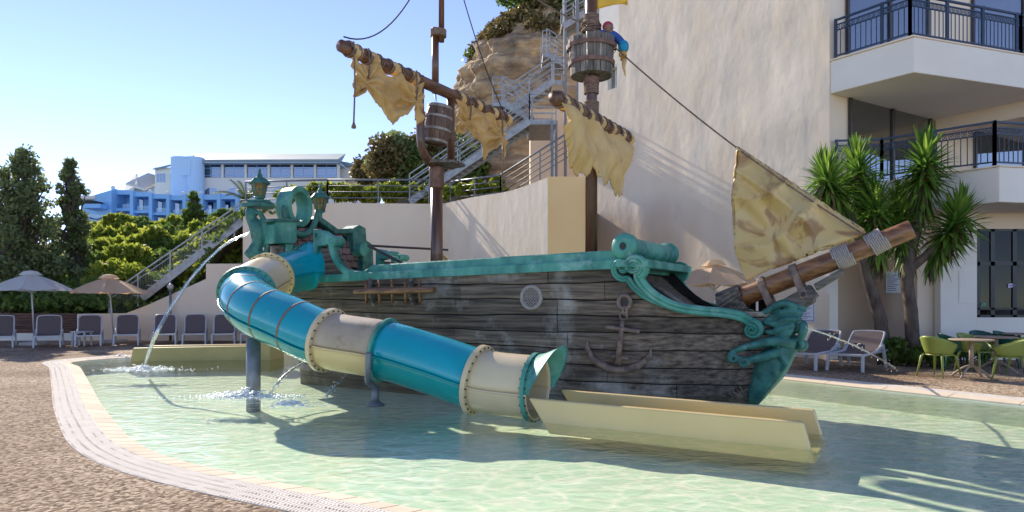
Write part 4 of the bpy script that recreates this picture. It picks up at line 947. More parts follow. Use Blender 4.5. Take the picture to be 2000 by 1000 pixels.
# sails: cloth grids hung from the yards (u along the yard, v downwards)
def sail(c, s0, s1, bottom, nu, nv, mat, name, parent, fold, gather=(), scallop=0):
    mb = MB()
    for i in range(nu+1):
        u = i/nu; s = lerp(s0, s1, u); dep = bottom(u)
        for j in range(nv+1):
            v = j/nv; off = fold(u, v); ss = s
            for g, w_ in gather:
                ss = lerp(ss, g, .72*math.exp(-((s-g)/w_)**2)*math.exp(-((v*dep-.42)/.16)**2))
                dx, dz = s-g, v*dep-.42; rr = math.hypot(dx, dz); off += .075*math.sin(math.atan2(dz, dx)*9+g)*min(1, rr/.3)*math.exp(-rr/.9)
            top_ = scallop*abs(math.sin(u*math.pi*3))**1.5*(1-v)
            p = c-NX*ss+V((0,0,-.06-top_-dep*v))+AX*(off+.1); mb.v.append(tuple(p))
    for i in range(nu):
        for j in range(nv): mb.f.append((i*(nv+1)+j, (i+1)*(nv+1)+j, (i+1)*(nv+1)+j+1, i*(nv+1)+j+1))
    return mb.build(name, mat, parent, smooth=True, solid=.02)
def interp(tab, u):
    for (a, x), (b, y) in zip(tab[:-1], tab[1:]):
        if a <= u <= b: return lerp(x, y, (u-a)/(b-a))
    return tab[-1][1]
c1 = V((m1.x, m1.y, zY))
rag = lambda u, f: .035*math.sin(u*f)+.02*math.sin(u*f*2.7+1)
fold1 = lambda u, v: .16*v*math.sin(u*11+v*2)+.09*math.sin(u*23+v*5)*v+.05*math.sin((u+v)*17)
fold1 = lambda u, v: .05*v*math.sin(u*13+v*3)+.03*math.sin((u-v)*21)*v
sail(c1, -2.62, -.6, lambda u: interp([(0,.62),(.08,.78),(.13,.72),(.19,.5),(.26,.62),(.5,1.02),(.56,1.04),(.75,.72),(.86,.5),(.9,.62),(.93,.9),(.97,.85),(1,.6)], u)+rag(u,45)*.6, 110, 34, m_sail, 'furled_sail', ma1, fold1, [(-2.24,.28), (-.86,.2)], .16)
sail(c1, .6, 2.62, lambda u: interp([(0,.6),(.1,.78),(.15,.72),(.22,.5),(.3,.65),(.52,1.1),(.6,1.12),(.78,.75),(.86,.5),(.9,.7),(.94,1.05),(1,.9)], u)+rag(u,43)*.6, 110, 34, m_sail, 'furled_sail', ma1, fold1, [(1.05,.28), (2.36,.2)], .1)
fold2 = lambda u, v: .07*math.sin(u*9+v*3)*(.3+v)+.04*math.sin(u*17-v*6)+.1*math.sin(v*3)+.03*math.sin(v*9+u*5)
sail(y2p+NX*.1+AX*.06, -1.5, 1.58, lambda u: .86*interp([(0,.45),(.05,.75),(.15,1.02),(.27,1.2),(.36,1.17),(.4,1.0),(.43,1.12),(.55,1.3),(.62,1.18),(.68,1.12),(.72,1.3),(.76,1.42),(.8,1.3),(.86,1.36),(.93,1.3),(1,.6)], u)+rag(u,75), 120, 30, m_sail2, 'torn_sail', ma2, fold2)
for s, top_, ln in ((-2.62,.0,1.35), (2.42,0,1.75), (-2.24,0,.45), (-.86,0,.5), (1.05,0,.45)):
    q = MB(); a = c1-NX*s+AX*.14; q.tube([a+V((0,0,.1)), a+V((0,0,-ln*.5))+AX*.03, a+V((0,0,-ln))], .016, 6)
    if s == -2.62: q.lathe([(.02,.1), (.045,.03), (.04,0), (.0,0)], a+V((0,0,-ln-.08)), n=8)
    q.build('reef_line', m_rope, ma1, smooth=True)
# crow's nest: staves, hoops, floor
nb = V((m2.x, m2.y, Z(150, m2))); zr = Z(80, m2)-nb.z
q = MB(); q.lathe([(.0,0), (.36,0), (.36,.05), (0,.05)], nb+V((0,0,.02)), n=24); nest = q.build('crows_nest', m_nest, ship)
for i in range(20):
    a0, a1 = 2*math.pi*i/20+.012, 2*math.pi*(i+1)/20-.012; mb = MB(); hh = zr+random.uniform(-.03,.03)
    ri, ro = .355, .43
    def cyl(r, a, z): return nb+V((r*math.cos(a), r*math.sin(a), z))
    mb.hexa([cyl(ri,a0,0), cyl(ri+.03,a0,0), cyl(ri+.03,a1,0), cyl(ri,a1,0)], [cyl(ro-.03,a0,hh), cyl(ro,a0,hh), cyl(ro,a1,hh), cyl(ro-.03,a1,hh)]); mb.build('stave', m_nest, nest, bevel=.006)
for z in (.18, .48):
    q = MB(); r = .385+.075*z/zr; q.lathe([(r,0), (r+.018,0), (r+.028,.075), (r+.01,.075)], nb+V((0,0,z)), n=28, caps=False); q.build('hoop', m_rusthoop, nest, smooth=False)
q = MB(); q.lathe([(.12,0), (.145,.02), (.145,.14), (.12,.16)], nb+V((0,0,-.16)), n=16); q.build('nest_collar', m_rusthoop, nest)
fl_ = MB(); f0 = V((m2.x+.11, m2.y, Z(18, m2))); 
for i in range(13):
    for j in range(7): u, v = i/12, j/6; fl_.v.append(tuple(f0+V((u*.55, .05*math.sin(u*6), v*.5+.1*u*v+.03*math.sin(u*5)+(.12*u if v == 0 else 0)))))
for i in range(12):
    for j in range(6): fl_.f.append((i*7+j, (i+1)*7+j, (i+1)*7+j+1, i*7+j+1))
tag(fl_.build('yellow_flag', M('yellow_flag', (.75,.42,.02), (.8,.48,.04), 4, .45), ma2, smooth=True, solid=.012))
# ---- bowsprit group
b0, b1 = ctr(1440,584), ctr(1782,447); bd = (b1-b0).normalized(); bu = NX.cross(bd).normalized()
if bu.z < 0: bu = -bu
q = MB(); q.tube([b0, lerp(b0,b1,.5), b1], [.16,.155,.14], 18); bs = q.build('bowsprit', m_spar, ship, smooth=False, bevel=.01)
for p in bs.data.polygons: p.use_smooth = len(p.vertices) == 4
def blk(pxs, w_, nm, mat, bev=.015):
    q = MB(); q.prism([ctr(x, y)+NX*w_/2 for x, y in pxs], -NX*w_); return q.build(nm, mat, ship, bevel=bev)
blk([(1478,616), (1582,556), (1598,578), (1590,584), (1500,640), (1476,650)], .36, 'bowsprit_block', m_greywood)
blk([(1500,634), (1592,580), (1592,590), (1512,640)], .28, 'bowsprit_block', m_greywood)
blk([(1590,555), (1645,525), (1652,530), (1640,541), (1596,568)], .2, 'bowsprit_block', m_greywood)
for x, y, x2, y2_ in ((1483,539,1505,590), (1546,517,1566,566)):
    a, b = ctr(x, y), ctr(x2, y2_); q = MB(); c_ = b0+bd*((a-b0).dot(bd)); 
    arc_ = [c_+(bu*math.cos(t)+NX*math.sin(t))*.178 for t in [k*math.pi/10 for k in range(-6, 7)]]
    pth = [arc_[0]-bu*.3]+arc_+[arc_[-1]-bu*.33]
    q2 = MB(); side_ = bd; q2.sweep(pth, [(-.055,-.012), (.055,-.012), (.055,.014), (-.055,.014)], side_); s_ = q2.build('iron_strap', m_rust, bs, bevel=.004)
    q = MB(); q.lathe([(.045,0), (.04,.04), (0,.045)], arc_[-1]-bu*.27+NX*.01, NX, 6); q.build('strap_bolt', m_black, s_)
q = MB(); cb = b0+bd*.06
for i in range(17):
    pass
nfold = 22; rad = lambda k, j: (.2+.16*j)*(1+.09*(1 if k % 2 else -1))
for j in range(4):
    for k in range(nfold*2): a = 2*math.pi*k/(nfold*2); q.v.append(tuple(cb+bd*(.05-.13*j)-bu*.05*j+(bu*math.cos(a)+NX*math.sin(a))*rad(k, j/3*.9)))
for j in range(3):
    for k in range(nfold*2): k2 = (k+1) % (nfold*2); q.f.append((j*nfold*2+k, j*nfold*2+k2, (j+1)*nfold*2+k2, (j+1)*nfold*2+k))
q.build('canvas_boot', m_hulldark if 0 else m_greywood, ship)
def coil(c, d, r, n, wr, nm, mat, parent):
    q = MB(); u = d.cross(V((0,0,1))).normalized(); w_ = u.cross(d)
    pts = [c+d*(wr*2*k/16)+(u*math.cos(2*math.pi*k/16)+w_*math.sin(2*math.pi*k/16))*r for k in range(16*n+1)]
    q.tube(pts, wr, 6); return q.build(nm, mat, parent, smooth=True)
coil(lerp(b0,b1,.585), bd, .17, 9, .014, 'rope_lashing', m_rope2, bs); coil(lerp(b0,b1,.775), (bd+bu*.12).normalized(), .165, 8, .015, 'rope_lashing', m_rope2, bs)
# jib sail
jp = [(1440,287), (1500,330), (1520,343), (1570,382), (1625,425), (1690,452), (1668,466), (1630,480), (1590,489), (1560,497), (1535,507), (1505,524), (1455,548), (1444,520), (1436,495), (1433,460), (1437,447), (1432,432), (1430,385), (1428,372), (1432,350), (1436,320)]
bm = bmesh.new(); vs = [bm.verts.new(ctr(x, y)-OFF[ship.name]) for x, y in jp]; f = bm.faces.new(vs)
bmesh.ops.triangulate(bm, faces=[f]); 
for _ in range(6): bmesh.ops.subdivide_edges(bm, edges=[e for e in bm.edges if e.calc_length() > .05], cuts=1, use_grid_fill=True); bmesh.ops.triangulate(bm, faces=bm.faces)
for v in bm.verts:
    p = v.co+OFF[ship.name]; a = (p-S0).dot(AX); z = p.z; rd = lambda x: 1-2*abs(math.sin(x))**.8; bmz = .075*rd(a*2.6+z*2.2+1.1*math.sin(z*2.6+a))+.06*rd(a*1.6-z*3.9+1+.8*math.sin(a*3.1))+.03*math.sin(a*9+z*8+1.6*math.sin(a*5+z*3))
    v.co += NX*bmz
me = bpy.data.meshes.new('jib_sail'); bm.to_mesh(me); bm.free(); me.materials.append(m_jib)
for p in me.polygons: p.use_smooth = True
jb = bpy.data.objects.new('jib_sail', me); C.objects.link(jb); jb.parent = ship; md = jb.modifiers.new('s', 'SOLIDIFY'); md.thickness = .05; md.offset = 0
# ---- figurehead: swept-back hair, face, arms, scaled tail down the stem
fh = MB(); fc = ctr
def st_(x, y, lat=0.0): return ctr(x, y)+NX*lat
tail = [st_(1548,652,.0), st_(1532,676,.0), st_(1512,704,0), st_(1494,735,0), st_(1478,765,0), st_(1464,790,0)]
fh.tube(catmull(tail, 4), [lerp(.17,.26,min(1,i/8)) if i < 10 else lerp(.26,.1,(i-10)/10) for i in range(21)], 12)
fh.ball(st_(1550,632,.02), (.14,.14,.17), 12)          # head
fh.ball(st_(1567,640,.0), (.09,.1,.13), 10)            # face
fh.tube([st_(1570,633,.0), st_(1577,643,0), st_(1569,647,0)], [.02,.035,.02], 8)   # nose
fh.ball(st_(1567,656,0), (.05,.06,.05), 8)             # chin
fh.ball(st_(1566,674,.05), (.11,.11,.1), 10); fh.ball(st_(1560,674,-.12), (.11,.11,.1), 10)      # breast
for lat, pts in ((.22, [(1560,600), (1535,592), (1510,603), (1490,613)]), (.2, [(1572,612), (1545,608), (1515,618), (1490,632)]), (.24, [(1566,622), (1540,624), (1518,632), (1496,628)]), (.26, [(1556,634), (1534,640), (1516,648), (1500,646)]),
                 (.1, [(1575,606), (1560,597), (1536,598), (1512,612)]), (-.1, [(1570,606), (1545,598), (1515,606), (1490,620)]), (.18, [(1568,630), (1572,646), (1566,662), (1570,676)]), (.25, [(1552,640), (1540,652), (1525,652), (1516,642)])):
    pts = catmull([st_(x, y, lat+.03*math.sin(i*2)) for i, (x, y) in enumerate(pts)], 5); n_ = len(pts); fh.tube(pts, [.032+.034*math.sin(math.pi*min(1, (i+2)/(n_+1))) for i in range(n_)], 8)
for lat in (.3, -.3):
    k = 1 if lat > 0 else .6
    pts = catmull([st_(1552,668,lat*.5), st_(1525,664,lat*1.1), st_(1495,668,lat*1.3), st_(1462,676,lat*1.5), st_(1440,684,lat*1.55)], 5); fh.tube(pts, [lerp(.095,.04,i/(len(pts)-1)) for i in range(len(pts))], 10)
    pts = catmull([st_(1528,684,lat), st_(1505,692,lat*1.3), st_(1480,698,lat*1.4), st_(1462,702,lat*1.5)], 4); fh.tube(pts, [lerp(.08,.05,i/(len(pts)-1)) for i in range(len(pts))], 8)
for x, y, lat in ((1446,694,.5), (1466,702,.48)):
    c_ = st_(x, y, lat); fh.tube(spiral(c_, AX, V((0,0,1)), .085, .02, 2.0, 1.3, 22), [.035]*23, 7)
for a, b in (((1524,676), (1536,724)), ):
    pts = catmull([st_(1518,672,.24), st_(1528,690,.27), st_(1538,708,.22), st_(1530,724,.18)], 5); fh.tube(pts, [.05,.052,.054,.056,.056,.055,.055,.054,.053,.05,.05,.046,.04,.035,.03,.025], 8)
fo = fh.build('figurehead', m_tealgreen, ship, remesh=.011)
q = MB(); sp_ = hull
q = MB()      # stem fan below the tail
for i in range(7): q.tube([st_(1464,782,.1), lerp(hp(1400+i*7,790-i*6,.02), st_(1464,760,.12), .1)], [.03,.022], 6)
q.build('stem_carving', m_hull, ship, smooth=True)
# ---- stern: transom with ring, shoulders, lanterns, corbel, side wedges
tt0 = -.62
def TP(px, py, t=tt0):          # pixel on the transverse plane at station t
    k = (px-1000)/F; o = S0+AX*t; l = (k*o.y-o.x)/(NX.x-k*NX.y); p = o+NX*l; return V((p.x, p.y, HC+(HZ-py)/F*p.y))
def tpan(pxs, th, nm, mat, t=tt0, bev=.02, par=None):
    q = MB(); q.prism([TP(x, y, t)+AX*th/2 for x, y in pxs], -AX*th); return q.build(nm, mat, par or ship, bevel=bev)
trm = tpan([(530,600), (530,470), (545,442), (562,430), (600,430), (640,450), (690,470), (715,510), (715,590)], .2, 'transom', m_hulldark, bev=0)
def lerpP(a, b, u): return lerp(a, b, u)
g = random.Random(5)      # small set bricks on the inner face of the transom
for r_ in range(7):
    y0, y1 = 432+r_*13, 443.5+r_*13; k = 0; x = 556+(r_ % 2)*8
    while x < 705:
        x1 = x+16
        top_y = 432 if x < 600 else 432+(x-600)*.36
        if y0 > top_y+3 and not (y0 > 520 and x < 565): tpan([(x+.6,y1), (x+.6,y0), (x1-.6,y0+1), (x1-.6,y1+1)], .05, 'brick', m_brick, tt0+.13+g.uniform(-.012,.012), .006, trm)
        x = x1
# ring and its cradle
rc = TP(575, 405, tt0+.05); 
q = MB(); N_ = 32
for i in range(N_):
    a = 2*math.pi*i/N_
    for (r, x) in ((1,-.22), (1.0,.22), (.70,.22), (.68,0), (.70,-.22)): q.v.append(tuple(rc+TX*math.cos(a)*.36*r+V((0,0,1))*math.sin(a)*.47*r+AX*x))
for i in range(N_):
    for j in range(5): q.f.append((i*5+j, i*5+(j+1) % 5, ((i+1) % N_)*5+(j+1) % 5, ((i+1) % N_)*5+j))
q.build('crest_ring', m_teal, ship, bevel=.025)
q = MB(); cr = [rc+TX*math.cos(a)*.5+V((0,0,1))*(math.sin(a)*.62-.02)+AX*.2 for a in [math.pi*(1.0+k/14) for k in range(15)]]
q.tube(cr, [.05+.035*math.sin(math.pi*i/14) for i in range(15)], 8); q.build('ring_cradle', m_tealgreen, ship, smooth=True)
tpan([(524,440), (532,432), (548,429), (562,431), (570,438), (570,470), (566,476), (526,476)], .34, 'shoulder_cap', m_teal, tt0+.2, .012)
tpan([(520,428), (573,428), (573,434), (520,434)], .44, 'shoulder_cornice', m_tealgreen, tt0+.2, .008)
tpan([(551,477), (566,477), (566,562), (551,562)], .24, 'shoulder_pilaster', m_teal, tt0+.2, .012)
tpan([(567,480), (584,478), (590,486), (590,500), (582,507), (567,508)], .3, 'shoulder_volute', m_tealgreen, tt0+.18, .012)
q = MB(); q.tube(spiral(TP(579,493,tt0+.36), TX, V((0,0,1)), .1, .015, 0, 1.8, 30), [.02]*31, 7); q.build('volute_spiral', m_teal, ship, smooth=True)
tpan([(532,480), (549,480), (551,562), (532,562)], .16, 'wood_panel', m_hull, tt0+.25, .01)
tpan([(604,428), (614,422), (650,448), (690,446), (690,456), (646,458)], .4, 'crest_slope', m_tealgreen, tt0+.1, .03)
tpan([(676,448), (690,440), (702,446), (704,470), (716,478), (718,520), (708,562), (698,562), (696,500), (680,490)], .45, 'shoulder_scroll', m_tealgreen, tt0+.1, .03)
q = MB(); q.lathe([(.0,0), (.16,0), (.17,.03), (.17,.3), (0,.3)], TP(694,488,tt0+.15), AX, 16); q.build('scroll_boss', m_teal, ship)
# corbel figure under the near lantern
lc_ = P(507,404,15.0)
q = MB(); q.prism([lc_+V((a, b, -.02)) for a, b in ((-.32,-.2), (.1,-.3), (.34,-.05), (.2,.32), (-.2,.3))], (0,0,.1)); q.prism([lc_+V((a*.75, b*.75, .08)) for a, b in ((-.32,-.2), (.1,-.3), (.34,-.05), (.2,.32), (-.2,.3))], (0,0,.07)); q.build('corbel_cap', m_tealgreen, ship, bevel=.02)
q = MB(); b_ = lc_+V((0,0,-.05))
q.tube(catmull([b_+V((-.12,-.05,0)), b_+V((-.16,-.08,-.2)), b_+V((-.02,-.08,-.42)), b_+V((.0,-.05,-.7)), b_+V((-.08,-.05,-.9)), b_+V((-.02,0,-1.15))], 4), [.12,.13,.15,.12,.11,.12,.14,.16,.17,.17,.17,.16,.15,.14,.14,.15,.17,.18,.17,.15,.12], 10)
q.ball(b_+V((-.14,-.14,-.16)), (.11,.1,.13), 10); q.tube([b_+V((.02,-.12,-.05)), b_+V((.17,-.1,-.3)), b_+V((.2,-.05,-.75)), b_+V((.12,0,-1.1))], [.05,.06,.06,.05], 8); q.tube([b_+V((-.2,-.1,-.9)), b_+V((-.24,-.12,-.98)), b_+V((-.16,-.14,-1.06))], [.05,.06,.05], 8)
q.build('corbel_figure', m_tealgreen, ship, remesh=.02)
def lantern(base, s, label):
    K_ = s
    sc2 = lambda pr: [(r*K_, z*K_) for r, z in pr]
    q = MB(); q.lathe(sc2([(.085,0), (.085,.16)]), base, n=8); q.lathe(sc2([(.12,.16), (.19,.2), (.2,.25), (.17,.27)]), base, n=4); L_ = q.build('lantern', m_tealgreen, ship); L_['label'] = label
    b4 = [V((math.cos(a), math.sin(a), 0)) for a in [math.pi/3*k+.3 for k in range(6)]]
    for k in range(6):
        u, v = b4[k], b4[(k+1) % 6]; z0, z1 = base+V((0,0,.27*K_)), base+V((0,0,.68*K_)); r0, r1 = .165*K_, .26*K_
        q = MB(); q.beam(z0+u*r0, z1+u*r1, .022, .022, u); m0, m1_ = z0+(u+v)/2*r0, z1+(u+v)/2*r1; q.beam(m0, m1_, .016, .016, u); q.beam(lerp(z0+u*r0, z1+u*r1, .5), lerp(z0+v*r0, z1+v*r1, .5), .016, .016); q.build('lantern_bar', m_tealgreen, L_)
        q = MB(); q.add([z0+u*r0*.97, z0+v*r0*.97, z1+v*r1*.97, z1+u*r1*.97], [(0,1,2,3)]); q.build('lantern_pane', m_amber, L_, solid=.006)
    q = MB(); q.lathe(sc2([(.36,.67), (.37,.7), (.3,.76), (.22,.86), (.12,.9), (.1,.93), (.07,1.02), (.035,1.05), (.05,1.09), (.045,1.14), (.02,1.18), (0,1.18)]), base, n=6, caps=False); q.lathe(sc2([(.0,.68), (.36,.675)]), base, n=6, caps=False); q.build('lantern_roof', m_tealgreen, L_)
lantern(P(507,408,15.0)+V((0,0,.1)), .66, 'lantern on the carved corbel'); lantern(P(625,428,16.6)+V((0,0,.04)), .68, 'lantern on the far corner of the stern')
# side wedges with scroll brace
for side, ta, nm in ((1, .62, 0), (-1, .55, 1)):
    l = lambda o: LC+side*(1.12+o); k = 1 if side > 0 else .72
    def W(t, z, o): return SP(ta+t, l(o), z)
    zb = sheer(1)+.1; H = 1.02*k
    q = MB(); q.prism([W(.06,zb,-.06), W(1.1*k,zb,-.06), W(.62*k,zb+H*.55,-.06), W(.06,zb+H*.6,-.06)], NX*side*-.02 if 0 else NX*.05); q.build('wedge_board', m_hull, ship)
    q = MB(); q.prism([W(0,zb,-.1), W(.1,zb,-.1), W(.13,zb+H*.62,-.1), W(.5*k,zb+H*.66,-.1), W(.55*k,zb+H*.8,-.1), W(.3*k,zb+H*.95,-.1), W(.02,zb+H*1.0,-.1)], NX*.2*1); q.build('wedge_frame', m_teal, ship, bevel=.02)
    br = catmull([W(.5*k,zb+H*.75,.0), W(.56*k,zb+H*.5,.0), W(.72*k,zb+H*.25,.0), W(1.0*k,zb+.06,.0), W(1.5*k,zb+.04,.0)], 6)
    q = MB(); q.sweep(br, [(-.14,-.06), (.1,-.06), (.1,.06), (-.14,.06)], NX); q.build('wedge_brace', m_teal, ship, bevel=.02)
    for tx, zx, r in ((.14*k, H*.86, .1*k), (.56*k, H*.72, .115*k)):
        q = MB(); q.lathe([(0,0), (r*.5,0), (r*.55,-.02), (r*.8,-.02), (r,.02), (r,.28), (r*.8,.32), (0,.32)], W(tx, zb+zx, .1 if side > 0 else .1), -NX, 16, False); q.build('scroll_roll', m_teal, ship, smooth=False)
q = MB(); q.tube([SP(1.9,-.25,2.62), SP(2.6,-2.1,2.62)], .025, 8); q.tube([SP(1.9,-.25,2.62), SP(2.6,-.5,2.25)], .03, 8); q.build('stern_bar', m_wire, ship)
q = MB(); q.lathe([(.3,0), (.34,.02), (.34,.06), (.3,.08)], SP(2.9,LC-.2,2.15), AX, 20, False); q.lathe([(0,.03), (.3,.03)], SP(2.9,LC-.2,2.15), AX, 20, False); q.build('deck_tube_mouth', m_yellow, ship, smooth=True)
# ================================================================== ROPES, BARREL, DUMMY
def rope(name, label, a, b, sag, r, mat, n=18):
    q = MB(); q.tube([lerp(a, b, i/n)-V((0,0,sag*4*(i/n)*(1-i/n))) for i in range(n+1)], r, 6)
    return tag(q.build(name, mat, smooth=True), label, 'rope')
top1 = V((m1.x+.1, m1.y, 9.6))
rope('stay_cable', 'dark cable sagging from the main masthead to near yard end', c1+NX*2.72+V((0,0,.18)), top1+V((0,0,-.3)), .75, .014, m_wire)
rope('stay_cable', 'dark cable from the main masthead to far yard end', top1, c1-NX*2.72+V((0,0,.15)), .35, .014, m_wire)
rope('mast_rope', 'pale rope swagged between the main masthead and crow nest', top1+V((.1,0,.1)), V((m2.x, m2.y, Z(52, m2))), .35, .017, m_rope)
rope('fore_stay', 'long brown rope running from crow nest down to bowsprit tip', V((m2.x+.05, m2.y, Z(55, m2))), lerp(b0,b1,.78)+bu*.17, .18, .016, m_rope)
q = MB()
for k in range(7): q.tube([V((m2.x, m2.y, Z(62, m2)+.03*k))+V((math.cos(t)*(.15+.02*math.sin(k*2)), math.sin(t)*.15, .02*math.sin(t+k))) for t in [j*math.pi/8 for j in range(17)]], .02, 6, False)
q.build('rope_coil', m_rope, ma2, smooth=True)
bc = V((m1.x+.02, m1.y-.05, Z(245, m1)))
ba = thing('tipping_barrel', 'brown wooden barrel with grey hoops hung in the mast frame', 'barrel', bc-V((0,0,.4)))
tilt = Matrix.Rotation(math.radians(8), 3, 'Y')
for i in range(16):
    a0, a1 = 2*math.pi*i/16+.01, 2*math.pi*(i+1)/16-.01; mb = MB(); n_ = 6
    for j in range(n_+1):
        z = -.4+.8*j/n_; r = .30-.055*(2*j/n_-1)**2
        for a, rr in ((a0,r-.03), (a0,r), (a1,r), (a1,r-.03)): mb.v.append(tuple(bc+tilt@V((rr*math.cos(a), rr*math.sin(a), z))))
    for j in range(n_):
        for a in range(4): mb.f.append((j*4+a, j*4+(a+1) % 4, (j+1)*4+(a+1) % 4, (j+1)*4+a))
    mb.f += [(0,1,2,3), tuple(n_*4+k for k in (3,2,1,0))]; mb.build('stave', m_barrel, ba)
for z in (-.36, -.12, .14, .36):
    q = MB(); r = .30-.055*(z/.4)**2; q.lathe([(r-.005,0), (r+.008,0), (r+.008,.05), (r-.005,.05)], bc+tilt@V((0,0,z-.025)), tilt@V((0,0,1)), 28, False); q.build('hoop', m_hoop, ba)
q = MB(); q.lathe([(0,0), (.25,0)], bc+tilt@V((0,0,-.37)), tilt@V((0,0,1)), 20, False); q.build('barrel_head', m_barrel, ba)
q = MB(); q.tube([V((m1.x-.03, m1.y-.05, zY-.1)), bc+V((0,0,.3))], .02, 8); tag(q.build('water_jet', m_jet, smooth=True), 'thin water stream pouring from the mast spout into the barrel', 'water')
# slumped pirate dummy over the nest rim
du_ = thing('pirate_dummy', 'pirate dummy in red bandana and blue shirt slumped over crow nest rim', 'dummy', nb+V((.2,-.1,.3)))
c_ = nb+V((.12,-.1,zr-.08))
def skin_body(name, mat, chains, parent, sub=1):
    bm = bmesh.new(); idx = {}; vl = []; el = []; rl = []
    for ch in chains:
        prev = None
        for (p, r) in ch:
            key = tuple(round(x, 4) for x in p)
            if key not in idx: idx[key] = len(vl); vl.append(V(p)-OFF[parent.name]); rl.append(r)
            if prev is not None: el.append((prev, idx[key]))
            prev = idx[key]
    me = bpy.data.meshes.new(name); me.from_pydata([tuple(v) for v in vl], el, []); me.materials.append(mat); o = bpy.data.objects.new(name, me); C.objects.link(o); o.parent = parent; OFF[o.name] = OFF[parent.name]
    md = o.modifiers.new('skin', 'SKIN'); sv = me.skin_vertices[0].data if me.skin_vertices else None
    if sv is None:
        bm.from_mesh(me); bm.verts.layers.skin.verify(); bm.to_mesh(me); sv = me.skin_vertices[0].data
    for i, r in enumerate(rl): sv[i].radius = (r, r); sv[i].use_root = (i == 0)
    bm.free(); md2 = o.modifiers.new('sub', 'SUBSURF'); md2.levels = md2.render_levels = sub+1; return o
pel, ch_, nk = c_+V((-.08,.1,-.28)), c_+V((.12,.02,.08)), c_+V((.2,-.02,.2))
m_bshirt = M('blue_shirt', (.012,.05,.22), (.03,.1,.36), 6, .7, .004)
skin_body('body', m_bshirt, [[(pel,.15), (ch_,.125), (nk,.055)], [(ch_,.125), (c_+V((.28,.05,.17)),.09), (c_+V((.42,0,.02)),.08), (c_+V((.43,-.05,-.12)),.07)], [(ch_,.125), (c_+V((-.02,-.12,.12)),.065), (c_+V((-.15,-.2,.02)),.07)]], du_)
q = MB(); q.ball(c_+V((.17,-.05,.25)), (.09,.1,.11), 12); q.tube([c_+V((.22,-.13,.24)), c_+V((.24,-.15,.22))], [.03,.02], 6); q.build('head', M('painted_skin', (.24,.13,.09), (.3,.17,.12), 5, .6), du_, smooth=True)
q = MB(); q.ball(c_+V((.165,-.035,.285)), (.102,.11,.095), 12); q.build('bandana', M('red_bandana', (.33,.02,.04), (.42,.04,.06), 6, .6), du_, smooth=True)
q = MB(); q.ball(c_+V((.45,-.04,-.08)), (.1,.1,.12), 12); q.build('sleeve_cuff', M('turquoise_sleeve', (.0,.2,.36), (.01,.28,.46), 6, .6), du_, smooth=True)
q = MB(); h0 = c_+V((.45,-.06,-.2)); q.ball(h0, (.055,.04,.07), 10)
for k, (dx, ln) in enumerate(((-.045,.1), (-.018,.125), (.012,.13), (.04,.11))): q.tube([h0+V((dx,0,-.04)), h0+V((dx*1.1,-.01,-.04-ln*.6)), h0+V((dx,.01,-.04-ln))], [.018,.016,.012], 7)
q.tube([h0+V((-.05,-.01,.01)), h0+V((-.085,-.03,-.04)), h0+V((-.08,-.03,-.08))], [.02,.017,.012], 7)
q.build('hand', M('ochre_glove', (.42,.2,.02), (.5,.26,.03), 6, .5), du_, smooth=True)
q = MB(); q.tube([h0+V((.01,0,-.12)), h0+V((.0,0,-.26)), h0+V((.03,0,-.42))], [.05,.03,.008], 7); q.build('scarf_end', m_sail2, du_, smooth=True)
# ================================================================== TUBE SLIDE
sp3 = [P(600,527,14.7), P(556,535,14.1), P(518,547,13.2), P(488,566,12.35), P(482,585,11.75), P(506,606,11.3), P(562,631,10.95), P(640,664,10.6), P(752,684,10.25), P(850,713,10.0), P(945,744,9.7), P(1052,757,9.35)]
sp3[-1].z = .29
SN = 10; cl_ = catmull(sp3, SN); R_ = .43
sd = thing('tube_slide', 'blue and cream tube slide curling out of the ship stern into the pool', 'slide', V((-1.5,10.3,-.4)))
def seg(i0, i1, upper, lower, nm):
    pts = cl_[i0:i1+1]
    for arc, mat, n2 in (((-.12, math.pi+.12), upper, 'upper_shell'), ((math.pi+.12, 2*math.pi-.12), lower, 'lower_shell')):
        q = MB(); q.tube(pts, R_, 24, False, arc); q.build(n2, mat, sd, smooth=True, solid=.02)
    # side seam lip
    for a in (-.12, math.pi+.12):
        q = MB(); prev = None; L_ = []
        for i, p in enumerate(pts):
            d = (pts[min(i+1,len(pts)-1)]-pts[max(i-1,0)]).normalized(); u = prev if prev is not None else V((0,0,1)); x = d.cross(u).normalized(); y = x.cross(d).normalized(); prev = y
            L_.append(p+(x*math.cos(a)+y*math.sin(a))*(R_+.025))
        q.tube(L_, .016, 6); q.build('seam_lip', lower, sd, smooth=True)
def ring(i, mat, ro=.075, w_=.035, bolts=True, shift=0.0):
    p = cl_[i]; d = (cl_[min(i+1,len(cl_)-1)]-cl_[max(i-1,0)]).normalized(); q = MB(); c_ = p+d*shift
    q.lathe([(R_-.01,-w_), (R_+ro,-w_), (R_+ro,w_), (R_-.01,w_)], c_, d, 40, False); f = q.build('flange', mat, sd, smooth=False)
    if bolts:
        q = MB(); qr = V((0,0,1)).rotation_difference(d)
        for k in range(24):
            a = 2*math.pi*k/24; o_ = c_+qr@V(((R_+ro*.58)*math.cos(a), (R_+ro*.58)*math.sin(a), 0)); q.lathe([(.014,-w_-.016), (.014,w_+.016)], o_, d, 6)
        tag(q.build('flange_bolts', m_bolt, f), kind='stuff')
i1, i2, i3, i4, i5 = 2*SN-2, 4*SN-6, 7*SN, 8*SN, 10*SN-1; iE = len(cl_)-1
